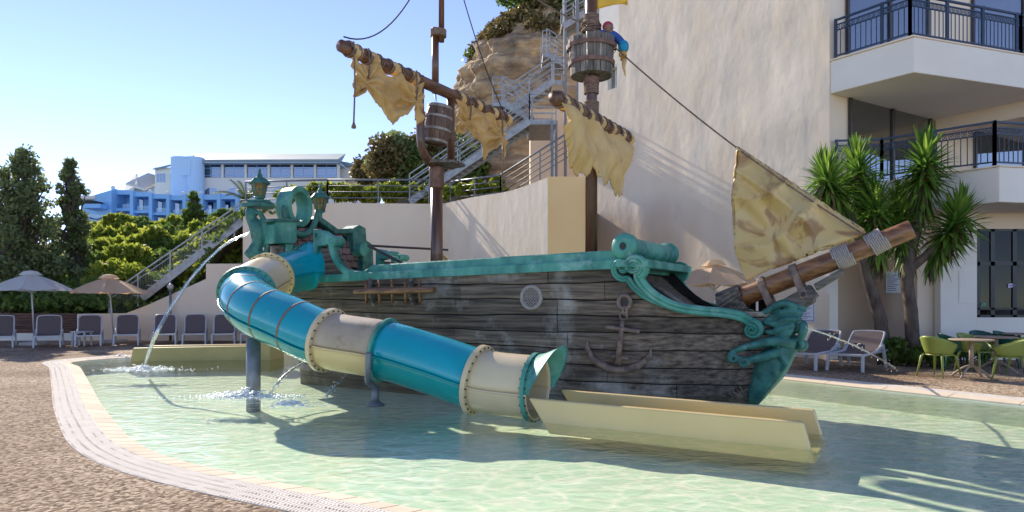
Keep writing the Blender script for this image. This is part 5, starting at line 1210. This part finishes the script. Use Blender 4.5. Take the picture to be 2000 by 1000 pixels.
seg(0, i1, m_blue, m_green, 'a'); seg(i1, i2, m_cream, m_yellow, 'b'); seg(i2, i3, m_blue, m_green, 'c'); seg(i3, i4, M('sunbleached_cream', (.4,.31,.21), (.5,.39,.27), 3, .5, c3=(.3,.2,.12), c3scale=2), m_yellow, 'd'); seg(i4, i5, m_blue, m_green, 'e'); seg(i5, iE, m_cream, m_cream, 'f')
ring(i1, m_yellow); ring(i2, m_teal); ring(i3, m_cream, shift=.02); ring(i4, m_teal, .06, .02, False); ring(i5, m_cream); ring(iE-1, m_teal, .05, .03)
for s_ in (.18, .38, .6, .82):       # brown repaired joints round the long blue bend
    i = int(lerp(i2, i3, s_)); p = cl_[i]; d = (cl_[i+1]-cl_[i-1]).normalized(); q = MB(); q.lathe([(R_+.013,-.022), (R_+.0155,-.01), (R_+.0155,.01), (R_+.013,.022)], p, d, 36, False); q.build('sealed_joint', m_seam, sd, smooth=True)
# flared collar where the tube leaves the hull
d0 = (cl_[1]-cl_[0]).normalized(); q = MB(); q.lathe([(R_,.3), (R_+.02,.1), (R_+.1,-.05), (R_+.16,-.12), (R_+.1,-.12), (R_,-.0)], cl_[0]-d0*.05, d0, 36, False); q.build('entry_flare', m_blue, sd, smooth=True)
# exit hood
dE = (cl_[iE]-cl_[iE-2]).normalized(); dE.z = 0; dE.normalize(); sE = dE.cross(V((0,0,1))).normalized(); q = MB(); pe = cl_[iE]; HN = 24
for i in range(HN+1):
    a = math.pi*(-.03+1.06*i/HN); k = max(0, math.sin(a)); r_o = R_+.025
    for (dd, rr) in ((-.02,r_o), (.04+.24*k,r_o+.06*k), (.06+.30*k,r_o+.12*k+.02), (.035+.28*k,r_o+.12*k-.01), (-.02,r_o-.03)): q.v.append(tuple(pe+dE*dd+(sE*-math.cos(a)+V((0,0,1))*math.sin(a))*rr))
for i in range(HN):
    for j in range(4): q.f.append((i*5+j, (i+1)*5+j, (i+1)*5+j+1, i*5+j+1))
q.build('exit_hood', m_teal, sd, smooth=True)
# run-out channel standing in the water
n0, n1 = G(1072,826,WZ), G(1592,880,WZ); ch_d = (n1-n0).normalized(); ch_s = V((-ch_d.y, ch_d.x, 0)); CW = .92
def wallp(a, b, h0, h1, nm, flip=1):
    q = MB(); q.hexa([a+V((0,0,-.2)), b+V((0,0,-.2)), b+ch_s*.07*flip+V((0,0,-.2)), a+ch_s*.07*flip+V((0,0,-.2))], [a-ch_d*.30+V((0,0,h0)), b-ch_d*.12+V((0,0,h1)), b-ch_d*.12+ch_s*.09*flip+V((0,0,h1)), a-ch_d*.30+ch_s*.09*flip+V((0,0,h0))]); return q.build(nm, m_yellow, sd, bevel=.02)
a_ = n0; a_.z = 0; b_ = n1; b_.z = 0
zt0, zt1 = .23, .22
wallp(a_, b_, zt0, zt1, 'channel_wall'); wallp(a_+ch_s*(CW+.09), b_+ch_s*(CW+.09), zt0, zt1, 'channel_wall', -1)
q = MB(); q.hexa([a_+ch_s*.07+V((0,0,-.2)), b_+ch_s*.07+V((0,0,-.2)), b_+ch_s*CW+V((0,0,-.2)), a_+ch_s*CW+V((0,0,-.2))], [a_+ch_s*.07+V((0,0,-.12)), b_+ch_s*.07+V((0,0,-.12)), b_+ch_s*CW+V((0,0,-.12)), a_+ch_s*CW+V((0,0,-.12))]); q.build('channel_floor', m_yellow, sd)
# supports
q = MB(); pc = G(495,768,WZ); q.tube([V((pc.x, pc.y, -.45)), V((pc.x, pc.y, .86))], .115, 20); pil = q.build('support_pillar', m_darksteel, sd, smooth=True)
q = MB(); q.tube([V((pc.x, pc.y, .84)), V((pc.x-.06, pc.y, 1.0))], .03, 8); q.tube([V((pc.x+.05, pc.y, .84)), V((pc.x+.1, pc.y, 1.0))], .03, 8); q.build('pillar_bracket', m_steel, pil)
q = MB(); ps = G(733,790,WZ); q.lathe([(.14,0), (.14,.02), (.09,.05), (.06,.08)], V((ps.x, ps.y, -.08)), n=18); q.tube([V((ps.x, ps.y, -.05)), V((ps.x, ps.y, .2))], .055, 12); q.tube(catmull([V((ps.x, ps.y, .18)), V((ps.x-.06, ps.y-.2, .3)), V((ps.x-.02, ps.y-.42, .45)), V((ps.x, ps.y-.47, .75))], 5), .045, 10); q.build('support_post', m_darksteel, sd, smooth=True)
# far run-out channel at the back of the pool
fc_ = thing('far_slide_channel', 'olive yellow slide run-out trough along the far pool edge', 'slide', G(360,705,WZ))
a, b = G(250,706,WZ), G(484,703,WZ); m_olive = M('olive_yellow_fibreglass', (.36,.29,.1), (.42,.34,.13), 1.5, .45)
q = MB(); q.hexa([V((a.x,a.y,-.4)), V((b.x,b.y,-.4)), V((b.x,b.y+.09,-.4)), V((a.x,a.y+.09,-.4))], [V((a.x+.12,a.y,.28)), V((b.x,b.y,.3)), V((b.x,b.y+.09,.3)), V((a.x+.12,a.y+.09,.28))]); q.build('channel_wall', m_olive, fc_, bevel=.02)
q = MB(); q.hexa([V((a.x,a.y+.9,-.4)), V((b.x,b.y+.9,-.4)), V((b.x,b.y+1,-.4)), V((a.x,a.y+1,-.4))], [V((a.x+.12,a.y+.9,.28)), V((b.x,b.y+.9,.3)), V((b.x,b.y+1,.3)), V((a.x+.12,a.y+1,.28))]); q.build('channel_wall', m_yellow, fc_, bevel=.02)
q = MB(); q.prism([V((b.x-.3,b.y-.03,-.4)), V((b.x+.6,b.y-.03,-.4)), V((b.x+.6,b.y-.03,.75)), V((b.x+.3,b.y-.03,.75))], (0,1.05,0)); q.build('channel_end', m_olive, fc_, bevel=.02)
# ================================================================== WATER JETS AND FOAM
def jet(name, label, pts, r0, r1):
    q = MB(); c = catmull(pts, 10); n_ = len(c); q.tube([p+V((random.uniform(-1,1), random.uniform(-1,1), random.uniform(-1,1)))*.003*(1+2*i/n_) for i, p in enumerate(c)], [lerp(r0, r1, i/n_)*random.uniform(.9, 1.1) for i in range(n_)], 8); g = random.Random(len(label))
    for i in range(60): u = g.random()**.6; p = c[int(u*(n_-1))]; q.ball(p+V((g.gauss(0,.03), g.gauss(0,.03), g.gauss(0,.03)))*(.5+u), g.uniform(.004,.012), 5)
    return tag(q.build(name, m_jet, smooth=True), label, 'water')
jet('water_jet', 'long arching water jet spouting from the stern corbel into the pool', [P(494,452,14.9), P(440,478,14.6), P(385,530,14.3), P(335,600,14.0), P(300,665,13.8), G(284,712,WZ)], .02, .045)
jet('water_jet', 'short water jet falling beneath the blue slide bend', [P(605,702,12.6), P(570,722,12.0), P(545,745,11.4), G(530,768,WZ)], .018, .03)
jet('water_jet', 'short water jet falling beneath the cream slide section', [P(682,728,12.2), P(665,745,11.6), P(650,758,11.2), G(636,775,WZ)], .015, .02)
jet('water_jet', 'thin water jet leaving the figurehead towards the right deck', [P(1577,641,10.2), P(1620,655,10.6), P(1680,680,11.3), P(1747,718,12.3)], .012, .02)
def foam(label, c, rx, ry, n, seed):
    g = random.Random(seed); q = MB()
    for i in range(n):
        a = g.uniform(0, 6.28); k = abs(g.gauss(0,.45)); x, y = c.x+math.cos(a)*k*rx, c.y+math.sin(a)*k*ry; s = g.uniform(.006,.024)*(1.2-min(1,k)*.7)
        q.ball((x, y, WZ+s*.25+max(0, g.gauss(0,.05))*(1-min(1,k))), (s*2.2, s*1.3, s*.4), 5)
    return tag(q.build('splash_foam', m_foam, smooth=True), label, 'foam', kind='stuff')
foam('white foam where the long water jet lands', G(278,722,WZ), 1.1, .6, 900, 1); foam('white splash foam around the slide pillar', G(480,775,WZ), 1.2, .4, 1100, 2)
foam('white foam at the edge of far run-out trough', G(235,700,WZ), .7, .5, 400, 3); foam('small foam patch under the short jets', G(570,790,WZ), .5, .4, 200, 4)
# ================================================================== FURNITURE
def make_lounger(back=58):
    r = thing('sun_lounger', 'x', 'sun lounger', (0,0,0)); W_ = .33
    for s in (-1, 1):
        q = MB(); q.tube([(s*W_,-.95,.34), (s*W_,0,.36), (s*W_,.9,.36)], .03, 8); q.build('side_rail', m_plastic, r, smooth=True)
        q = MB(); q.beam((s*(W_+.005),-.93,.35), (s*(W_+.02),-.99,0), .05, .09, (0,1,0)); q.build('leg', m_plastic, r, bevel=.008)
        q = MB(); q.beam((s*(W_+.03),.42,.5), (s*(W_+.05),.58,0), .05, .1, (0,1,0)); q.beam((s*(W_+.03),.42,.5), (s*W_,.05,.37), .045, .07); q.build('leg', m_plastic, r, bevel=.008)
    q = MB()
    for i in range(9):
        y = lerp(-.93, .18, i/8); z = .365-.02*math.sin(math.pi*i/8)
        q.v += [(-W_+.02,y,z), (W_-.02,y,z)]
    q.f += [(2*i,2*i+1,2*i+3,2*i+2) for i in range(8)]; q.build('seat_sling', m_sling, r, solid=.012)
    th = math.radians(back); bd_ = V((0,math.cos(th),math.sin(th))); b0_ = V((0,.16,.36)); L_ = .72
    q = MB(); q.prism([b0_+bd_*v+V((u,0,0)) for u, v in ((-W_+.02,0), (W_-.02,0), (W_-.02,L_*.84), (W_-.1,L_), (-W_+.1,L_), (-W_+.02,L_*.84))], V((0,-math.sin(th),math.cos(th)))*.012); q.build('back_sling', m_sling, r)
    q = MB(); q.tube(catmull([b0_+V((W_,0,0)), b0_+bd_*L_*.82+V((W_,0,0)), b0_+bd_*L_*.99+V((W_-.09,0,0)), b0_+bd_*L_*.99+V((-W_+.09,0,0)), b0_+bd_*L_*.82+V((-W_,0,0)), b0_+V((-W_,0,0))], 5), .022, 8); q.build('back_frame', m_plastic, r, smooth=True)
    q = MB(); q.beam((-W_,-.95,.345), (W_,-.95,.345), .06, .05); q.build('foot_bar', m_plastic, r, bevel=.01); return r
lng = make_lounger()
def place(o, loc, rz, label, group, first): 
    c = o if first else copy_tree(o); c.location = loc; c.rotation_euler = (0,0,rz); c['label'] = label
    if group: c['group'] = group
    return c
gl_ = 'sun loungers along the low wall'
for i, (x, y, rz, lb) in enumerate(((-2,680,.1,'taupe sling lounger in front of the fence, beside the white parasol'), (92,679,.05,'taupe sling lounger before the wood fence, beside the white side table'), (172,677,.02,'taupe sling lounger between the white side table and beige parasol'),
        (246,675,0,'taupe sling lounger just past the beige parasol base'), (320,674,0,'taupe sling lounger before the globe lamp post'), (379,673,0,'taupe sling lounger next to lamp post, towards the slide'), (436,673,0,'taupe sling lounger partly behind the slide bend'), (492,673,0,'taupe sling lounger behind the slide pillar'))):
    fz = math.atan((1000-x)/F)*.92; p = G(x, y); p += V((-math.sin(fz), math.cos(fz), 0))*.95; place(lng, p, fz, lb, gl_, i == 0)
gr_ = 'sun loungers by the yucca'; lng2 = make_lounger(36); fl2 = True
for x, y, rz, lb in ((1592,716,-.75,'shaded taupe lounger behind the figurehead, under the notice'), (1678,719,-.75,'sun-patched taupe lounger beside the yucca trunks')):
    p = G(x, y); place(lng2, p, rz, lb, gr_, fl2); fl2 = False
tb = thing('side_table', 'small white plastic side table between two wall loungers', 'table', G(133,678)+V((0,.7,0)))
c_ = G(133,678)+V((0,.7,0)); q = MB(); q.box(c_+V((0,0,.45)), (.5,.45,.035)); q.build('table_top', m_plastic, tb, bevel=.01)
for a in (-.2,.2):
    for b in (-.18,.18): q = MB(); q.beam(c_+V((a,b,0)), c_+V((a*.95,b*.95,.43)), .045, .045, (0,1,0)); q.build('leg', m_plastic, tb)
def parasol(base, lean, R, H, mat, label, pole_mat):
    t = thing('parasol', label, 'parasol', base); base = V(base); top = base+V((lean,0,H))
    q = MB(); q.tube([base+V((0,0,.06)), top], .024, 10); q.build('pole', pole_mat, t, smooth=True)
    q = MB(); q.box(base+V((0,0,.05)), (.6,.6,.1)); q.lathe([(.05,.1), (.05,.3), (.035,.32)], base, n=10); q.build('base', m_concrete, t, bevel=.01)
    n_ = 8; rim = [top+V((math.cos(2*math.pi*k/n_+.39)*R, math.sin(2*math.pi*k/n_+.39)*R, -.52)) for k in range(n_)]
    q = MB(); q.v = []
    for k in range(n_):
        a, b = rim[k], rim[(k+1) % n_]; rows_ = []
        for i in range(7):
            u = i/6
            for j in range(5):
                v = j/4; p = lerp(lerp(top, a, u), lerp(top, b, u), v); p = p+V((0,0,-.06*math.sin(math.pi*v)*u+.05*math.sin(math.pi*u))); q.v.append(tuple(p))
        o_ = k*35
        for i in range(6):
            for j in range(4): q.f.append((o_+i*5+j, o_+(i+1)*5+j, o_+(i+1)*5+j+1, o_+i*5+j+1))
    q.build('canopy', mat, t, solid=.008)
    q = MB(); q.lathe([(.34,-.05), (.26,.02), (.2,.07), (.05,.1), (0,.1)], top+V((0,0,.0)), n=8, caps=False); q.build('vent_cap', mat, t)
    for k in range(n_):
        q = MB(); q.tube([top+V((0,0,-.06)), rim[k]+V((0,0,.01))], .011, 6); q.tube([lerp(base, top, .72), lerp(top, rim[k], .5)+V((0,0,-.03))], .009, 6); q.build('rib', pole_mat, t)
    return t
p = G(42,676); p.y += .6; parasol(p, -.12, 1.18, 2.36, m_canopy2, 'grey-white parasol with leaning white pole in front of wood fence', m_plastic)
p = G(206,671); p.y += .5; parasol(p, -.18, 1.2, 2.28, m_canopy, 'beige parasol leaning beside the beige wall end', m_plastic)
parasol(V((5.15,17.4,0)), 0, 1.15, 2.42, m_canopy, 'beige parasol standing behind the ship bow', m_plastic)
def make_chair(mat):
    r = thing('tub_chair', 'x', 'chair', (0,0,0)); q = MB(); NA, NR = 28, 8
    for i in range(NA+1):
        a = math.radians(-138+276*i/NA); c = math.cos(a/2*1.25); h = .60+.2*max(0, math.cos(a*.62))**1.6
        for j in range(NR+1):
            v = j/NR; rr = lerp(.205, .285, v**.7); z = lerp(.445, h, v); fx = 1.06 if abs(a) > 1.6 else 1
            q.v.append((math.sin(a)*rr*1.02, math.cos(a)*rr*fx+.06*v*math.cos(a), z))
    for i in range(NA):
        for j in range(NR): q.f.append((i*(NR+1)+j, (i+1)*(NR+1)+j, (i+1)*(NR+1)+j+1, i*(NR+1)+j+1))
    q.build('shell', mat, r, smooth=True, solid=.014)
    q = MB()
    for i in range(5):
        for k in range(24): a = 2*math.pi*k/24; rr = (.05,.12,.18,.21,.205)[i]; q.v.append((math.sin(a)*rr*1.05, math.cos(a)*rr-(.05 if math.cos(a) < 0 else 0)*i/4, (.425,.427,.432,.44,.42)[i]))
    for i in range(4):
        for k in range(24): q.f.append((i*24+k, i*24+(k+1) % 24, (i+1)*24+(k+1) % 24, (i+1)*24+k))
    q.f.append(tuple(range(24))); q.build('seat', mat, r, smooth=True, solid=.012)
    for sx in (-1, 1):
        for sy in (-1, 1):
            q = MB(); q.tube([(sx*.17,sy*.17,.44), (sx*.205,sy*.205,.4), (sx*.265,sy*.27,.005)], [.02,.024,.014], 8); q.build('leg', mat, r, smooth=True)
    return r
ca, cb_ = make_chair(m_chair), make_chair(m_chair2)
def gp(x, y): p = G(x, y); return p
fa = fb = True
for x, y, rz, lb in ((1833,736,2.0,'lime green tub chair beside the low shrubs, back to the trunks'), (1972,742,-2.2,'lime green tub chair pulled up at the front taupe table'), (1905,727,.4,'lime green tub chair behind the front taupe table'), (2010,733,-1.2,'lime green tub chair between the front and rear tables')):
    place(ca, gp(x, y), rz, lb, 'green tub chairs', fa); fa = False
for x, y, rz, lb in ((1868,724,1.2,'dark green tub chair behind the lime chair, near alcove pier'), (1925,716,.0,'dark green tub chair against the dining room wall'), (1975,718,.5,'dark green tub chair under the dining window, beside rear table')):
    place(cb_, gp(x, y), rz, lb, 'green tub chairs', fb); fb = False
def make_table():
    t = thing('round_table', 'x', 'table', (0,0,0)); q = MB(); q.lathe([(0,.715), (.36,.715), (.38,.725), (.38,.735), (.36,.745), (0,.745)], n=32, caps=False); q.build('table_top', m_table, t)
    q = MB(); q.tube([(0,0,.2), (0,0,.715)], [.04,.04], 12); q.build('column', m_table, t, smooth=True)
    for k in range(4): a = k*math.pi/2+.5; u = V((math.cos(a), math.sin(a), 0)); q = MB(); q.tube(catmull([V((0,0,.24)), u*.12+V((0,0,.2)), u*.25+V((0,0,.11)), u*.36+V((0,0,.01))], 4), .022, 8); q.build('foot', m_table, t, smooth=True)
    return t
rt = make_table()
for i, (x, y, rz, lb) in enumerate(((1897,738,0,'round taupe cafe table between lime chairs, foremost on deck'), (1945,728,.3,'round taupe cafe table just behind the front table'), (1990,716,.6,'round taupe cafe table against the dining room wall'))): place(rt, gp(x, y), rz, lb, 'round cafe tables', i == 0)
# ================================================================== PLANTS
def yucca(name, label, base, stems, seed):
    t = thing(name, label, 'yucca', base); g = random.Random(seed)
    for pts, r0 in stems:
        q = MB(); c = catmull(pts, 6); q.tube([p+V((g.uniform(-1,1), g.uniform(-1,1), 0))*.012 for p in c], [lerp(r0, r0*.55, i/(len(c)-1)) for i in range(len(c))], 12); q.build('trunk', m_bark, t, smooth=True)
        top = c[-1]; ax = (c[-1]-c[-4]).normalized()
        def blades(n, el0, el1, ln, mat, nm, spread):
            mb = MB()
            for k in range(n):
                u = (k+.5)/n; el = lerp(el0, el1, u)+g.uniform(-.12,.12); a = k*2.39996+g.uniform(-.2,.2)
                d = V((math.cos(a)*math.cos(el), math.sin(a)*math.cos(el), math.sin(el))); L_ = ln*g.uniform(.75, 1.15); w_ = .042*g.uniform(.8, 1.2)
                s_ = d.cross(V((0,0,1))); s_ = s_.normalized() if s_.length > .05 else V((1,0,0)); o = top-ax*spread*(1-u)*1.0; droop = V((0,0,-1))*L_*g.uniform(.02,.16)*(math.cos(el)+.2)
                p = [o+d*.04, o+d*L_*.35, o+d*L_*.7+droop*.4, o+d*L_+droop]; ww = [w_*.7, w_, w_*.75, .002]; b_ = len(mb.v); nr = s_.cross(d).normalized()
                for pp, wi in zip(p, ww): mb.v += [tuple(pp-s_*wi+nr*wi*.35), tuple(pp), tuple(pp+s_*wi+nr*wi*.35)]
                for i in range(3): mb.f += [(b_+3*i,b_+3*i+1,b_+3*i+4,b_+3*i+3), (b_+3*i+1,b_+3*i+2,b_+3*i+5,b_+3*i+4)]
            o_ = mb.build(nm, mat, t); tag(o_, kind='stuff')
        blades(170, -.5, 1.5, .78, m_yucca, 'leaf_rosette', .55); blades(105, -1.3, -.45, .7, m_yucca, 'hanging_leaves', 1.0); blades(80, -1.45, -.9, .62, m_yucca_dry, 'dead_leaves', 1.15)
    return t
d_ = 15.7
b1_ = V((P(1727,700,d_).x, d_, 0)); f1 = P(1700,560,d_)
yucca('yucca_tree', 'yucca with leaning trunk and several leaf heads beside the loungers', b1_, [([b1_, P(1722,640,d_), f1, P(1668,440,d_), P(1608,345,d_-.3)], .16), ([f1, P(1690,450,d_+.2), P(1672,320,d_+.3)], .11), ([f1, P(1712,480,d_-.1), P(1708,400,d_-.2)], .1)], 11)
b2_ = V((P(1785,697,d_-.2).x, d_-.2, 0)); f2 = P(1772,530,d_-.2)
yucca('yucca_tree', 'taller upright yucca in front of the alcove pier by the tables', b2_, [([b2_, P(1780,620,d_-.2), f2, P(1795,420,d_-.2), P(1808,305,d_-.3)], .16), ([f2, P(1830,480,d_-.4), P(1880,420,d_-.6)], .11), ([f2, P(1765,470,d_), P(1755,410,d_+.2)], .1)], 23)
def shrub(label, c, r, n, size, mat, seed, group=None, lobes=6, name='shrub'):
    base = V((c[0], c[1], max(0, c[2]-r[2]))); t = thing(name, label, 'shrub', base, group)
    lb = rlobes(c, (r[0]*.65, r[1]*.65, r[2]*.6), lobes, min(r)*.55, seed); q = MB()
    for k, (cc, rr) in enumerate(lb): q.tube([base, lerp(base, V(cc), .6)+V((0,0,.04)), cc], [.02,.014,.006], 5)
    q.build('stems', m_bark, t); leaf_mesh('foliage', cloud(lb, n, seed, .3), size, mat, t, .6, seed=seed); return t
shrub('bright green low shrub at the foot of the upright yucca', (G(1775,712).x, 15.2, .3), (.6,.35,.34), 1500, .075, m_leaf_mid, 3)
shrub('dark green low shrub between the yucca trunks', (G(1735,712).x, 15.5, .32), (.5,.35,.36), 1300, .075, m_leaf_mid, 4)
shrub('low shrub running behind the lime green chairs', (G(1850,712).x, 15.2, .3), (.8,.35,.32), 1600, .075, m_leaf_mid, 5)
# left conifers
def conifer(name, label, bx, by, d, topy, wpx, n, size, mat, seed, lean=0):
    base = P(bx, by, d); base.z = hill(base.x, d)-.1; zt = P(bx, topy, d).z; H = zt-base.z; W_ = wpx/F*d; g = random.Random(seed); lobes = []
    for k in range(150):
        u = g.random()**.9; z = base.z+H*(.03+.95*u); r = (W_*(1-u)**.55*.5+.08)*(1+.28*math.sin(u*19+seed)); a = g.uniform(0, 6.28); q = g.random()**.6; s = lerp(.24,.13,u)*g.uniform(.6,1.5)*W_/2.0
        lobes.append(((base.x+math.cos(a)*r*q+lean*u, d+math.sin(a)*r*q, z), (s*1.2, s*1.2, s*1.0)))
    lobes.append(((base.x+lean, d, zt-.3), (.14,.14,.35)))
    return tree(name, label, 'tree', base, lobes, n, size, mat, .16, seed, None, .5)
conifer('juniper_tree', 'broad dark juniper tree behind the wood fence and white parasol', 45, 600, 27.5, 288, 175, 15000, .1, m_leaf_dark, 31)
conifer('cypress_tree', 'tall narrow dark cypress tree beside the blue hotel', 138, 600, 29.5, 308, 78, 8500, .095, m_leaf_dark, 32)
conifer('cypress_tree', 'small olive cypress in front of the hotel piers', 378, 450, 40, 375, 58, 5000, .14, m_leaf_mid, 33)
conifer('juniper_tree', 'juniper cut by the frame edge, next to the broad juniper', -40, 600, 29, 350, 150, 9000, .12, m_leaf_mid, 34)
# hedge band behind fence and wall: individual bushes
g = random.Random(3)
for k in range(15):
    x = -30+k*20+g.uniform(-8,8); d = 26.6+g.uniform(0,1.6); c = P(x, 575+g.uniform(-16,14), d); sx = (0 if k < 8 else 1)
    mat = (m_leaf_mid, m_leaf_dark, m_leaf_mid)[k % 3]
    shrub(('%s bush on the bank %s' % (('mid green','dark green','mid green')[k % 3], ('above the slat fence' if k < 9 else 'below the foot of the metal stair'))), (c.x, d, c.z-.2), (1.0,.8,.95), 1500, .14, mat, 50+k, 'bushes along the bank', 9, 'bush')
k = 0
for row, (d, y0, n_) in enumerate(((27.5,548,8), (30,515,9), (33,485,9), (37,466,9), (42,450,8))):
    for i in range(n_):
        x = 175+(320)*(i+.5)/n_+g.uniform(-12,12); 
        if row < 2 and x > 470: continue
        c = P(x, y0-(x-175)*.06+g.uniform(-8,8), d); k += 1
        c.z = max(c.z, hill(c.x, d)+.3)
        shrub('%s bush on the slope, %s' % (('yellow-green' if (k % 4) else 'darker green'), ('lowest tier just behind the bank','second tier beside the stair railing','middle tier of the slope','upper tier below the hotel','topmost tier against the hotel wall')[row]), (c.x, d, c.z-.1), (1.35,1.0,.85), 1700, .13+.02*row, m_leaf_lit if (k % 4) else m_leaf_mid, 90+k, 'bushes on the sunlit slope', 9, 'bush')
for i, x in enumerate((560, 610, 655, 690, 725, 760, 800, 835)):
    c = P(x, 378+g.uniform(-6,6), 26.4+g.uniform(0,1.2)); shrub('bright climbing bush behind the railing of the tall garden wall', (c.x, c.y, max(c.z,5.0)), (.75,.5,.5), 1300, .11, m_leaf_lit, 150+i, 'bushes behind the garden railing', 6, 'bush')
for i, x in enumerate((880, 905, 940, 975)):
    c = P(x, 374-i*3, 25.9-i*.45); shrub('leafy yellow-green bush above the sunlit plaster wall', (c.x, c.y, max(c.z, 4.95)), (.55,.4,.42), 900, .1, m_leaf_lit, 170+i, 'bushes above the plaster wall', 6, 'bush')
for i, (x, y, r, m, lb) in enumerate(((745,318,1.5,m_leaf_dry,'brown dry bush on the hill left of the bright pine'), (770,300,1.6,m_leaf_dark,'dark scrub bush crowning the small hill'), (808,318,1.7,m_leaf_mid,'bright green pine bush beside the main mast'), (835,290,1.6,m_leaf_dry,'dry bush on the slope behind the barrel'), (875,300,1.8,m_leaf_dark,'dark bush under the cliff beside the stair'), (912,330,1.4,m_leaf_mid,'green bush at the foot of the cliff'), (725,340,1.2,m_leaf_dry,'ochre bush at the hill edge near hotel roof'), (790,345,1.4,m_leaf_dark,'dark bush low on the hill behind the railing'))):
    c = P(x, y, 38+i*.5); h_ = hill(c.x, c.y); shrub(lb, (c.x, c.y, c.z), (r*1.1, r, r), 4200, .15, m, 190+i, None, 12, 'bush')
mound = MB(); 
for i in range(25):
    for j in range(13):
        x = -11+i*.62; y = 35+j*1.2; z = hill(x, y)-.3+4.6*math.exp(-((x+5.2)/3.3)**2-((y-43)/5)**2); mound.v.append((x, y, z))
for i in range(24):
    for j in range(12): mound.f.append((i*13+j, (i+1)*13+j, (i+1)*13+j+1, i*13+j+1))
tag(mound.build('hill_mound', m_soil, smooth=True), kind='structure')
# scrub growing over the top and flanks of the cliff
pts = []
for k in range(90):
    u = g.random(); z = 17.6+3.2*u; 
    for (za, xa), (zb, xb) in zip(prof_c[:-1], prof_c[1:]):
        if za <= z <= zb: xl = lerp(xa, xb, (z-za)/(zb-za)); break
    a = math.pi*g.uniform(.0, .75); r = (3.0-xl)*.98; pts.append(((3-math.cos(a)*r, 46.5-math.sin(a)*min(r,6.5), z+.1), (.75,.75,.5)))
for k in range(40): pts.append(((g.uniform(-1,6), g.uniform(42,48), 20.9+g.uniform(-.2,.5)), (.8,.8,.6)))
for k in range(12): z = g.uniform(9,15); pts.append(((interp([(a_,b_) for a_, b_ in prof_c], z)+g.uniform(-.2,.8), 44.5+g.uniform(-1,2), z), (.5,.5,.6)))
tag(leaf_mesh('cliff_scrub', cloud(pts[:70], 14000, 5, .3), .16, m_leaf_dry, None, .6, seed=5), 'dry olive scrub growing over the top of the cliff', 'scrub', kind='stuff')
tag(leaf_mesh('cliff_scrub', cloud(pts[70:], 16000, 6, .3), .16, m_leaf_mid, None, .6, seed=6), 'green scrub crowning the cliff beside the steel stair', 'scrub', kind='stuff')
# ground cover on the slope
gp_ = []
for k in range(26000):
    x = g.uniform(-24,-8.5); y = g.uniform(25.2,44); gp_.append((x, y, hill(x, y)+g.uniform(0,.35)))
tag(leaf_mesh('ground_cover', gp_, .15, m_leaf_mid, None, .8, seed=8), 'low leafy ground cover on the slope', 'ground cover', kind='stuff')
# palm behind the stern lantern
pb = P(480,410,30); pb.z = hill(pb.x, 30); pt = thing('palm_tree', 'small palm with feathery fronds behind the stern lantern', 'palm', pb)
ptop = P(482,392,30); q = MB(); q.tube([pb, ptop], [.2,.16], 10); q.build('trunk', m_bark, pt, smooth=True)
for k in range(15):
    a = k*2.4; el = g.uniform(.1, 1.15); d = V((math.cos(a)*math.cos(el), math.sin(a)*math.cos(el), math.sin(el))); L_ = g.uniform(1.3,1.8); mb = MB(); rib = [ptop+d*L_*u+V((0,0,-.55*u*u*L_*math.cos(el))) for u in [i/12 for i in range(13)]]
    mb.tube(rib, .014, 4, False)
    for i in range(2, 13):
        tn = (rib[i]-rib[i-1]).normalized(); s_ = tn.cross(V((0,0,1))).normalized()
        for sgn_ in (-1, 1):
            for h_ in (0, .5):
                o = lerp(rib[i-1], rib[i], h_); e = o+(s_*sgn_*.8+tn*.6-V((0,0,.25)))*.34*(1-.5*i/12); w_ = tn*.022; mb.add([o-w_, o+w_, e], [(0,1,2)])
    mb.build('frond', m_leaf_palm, pt)
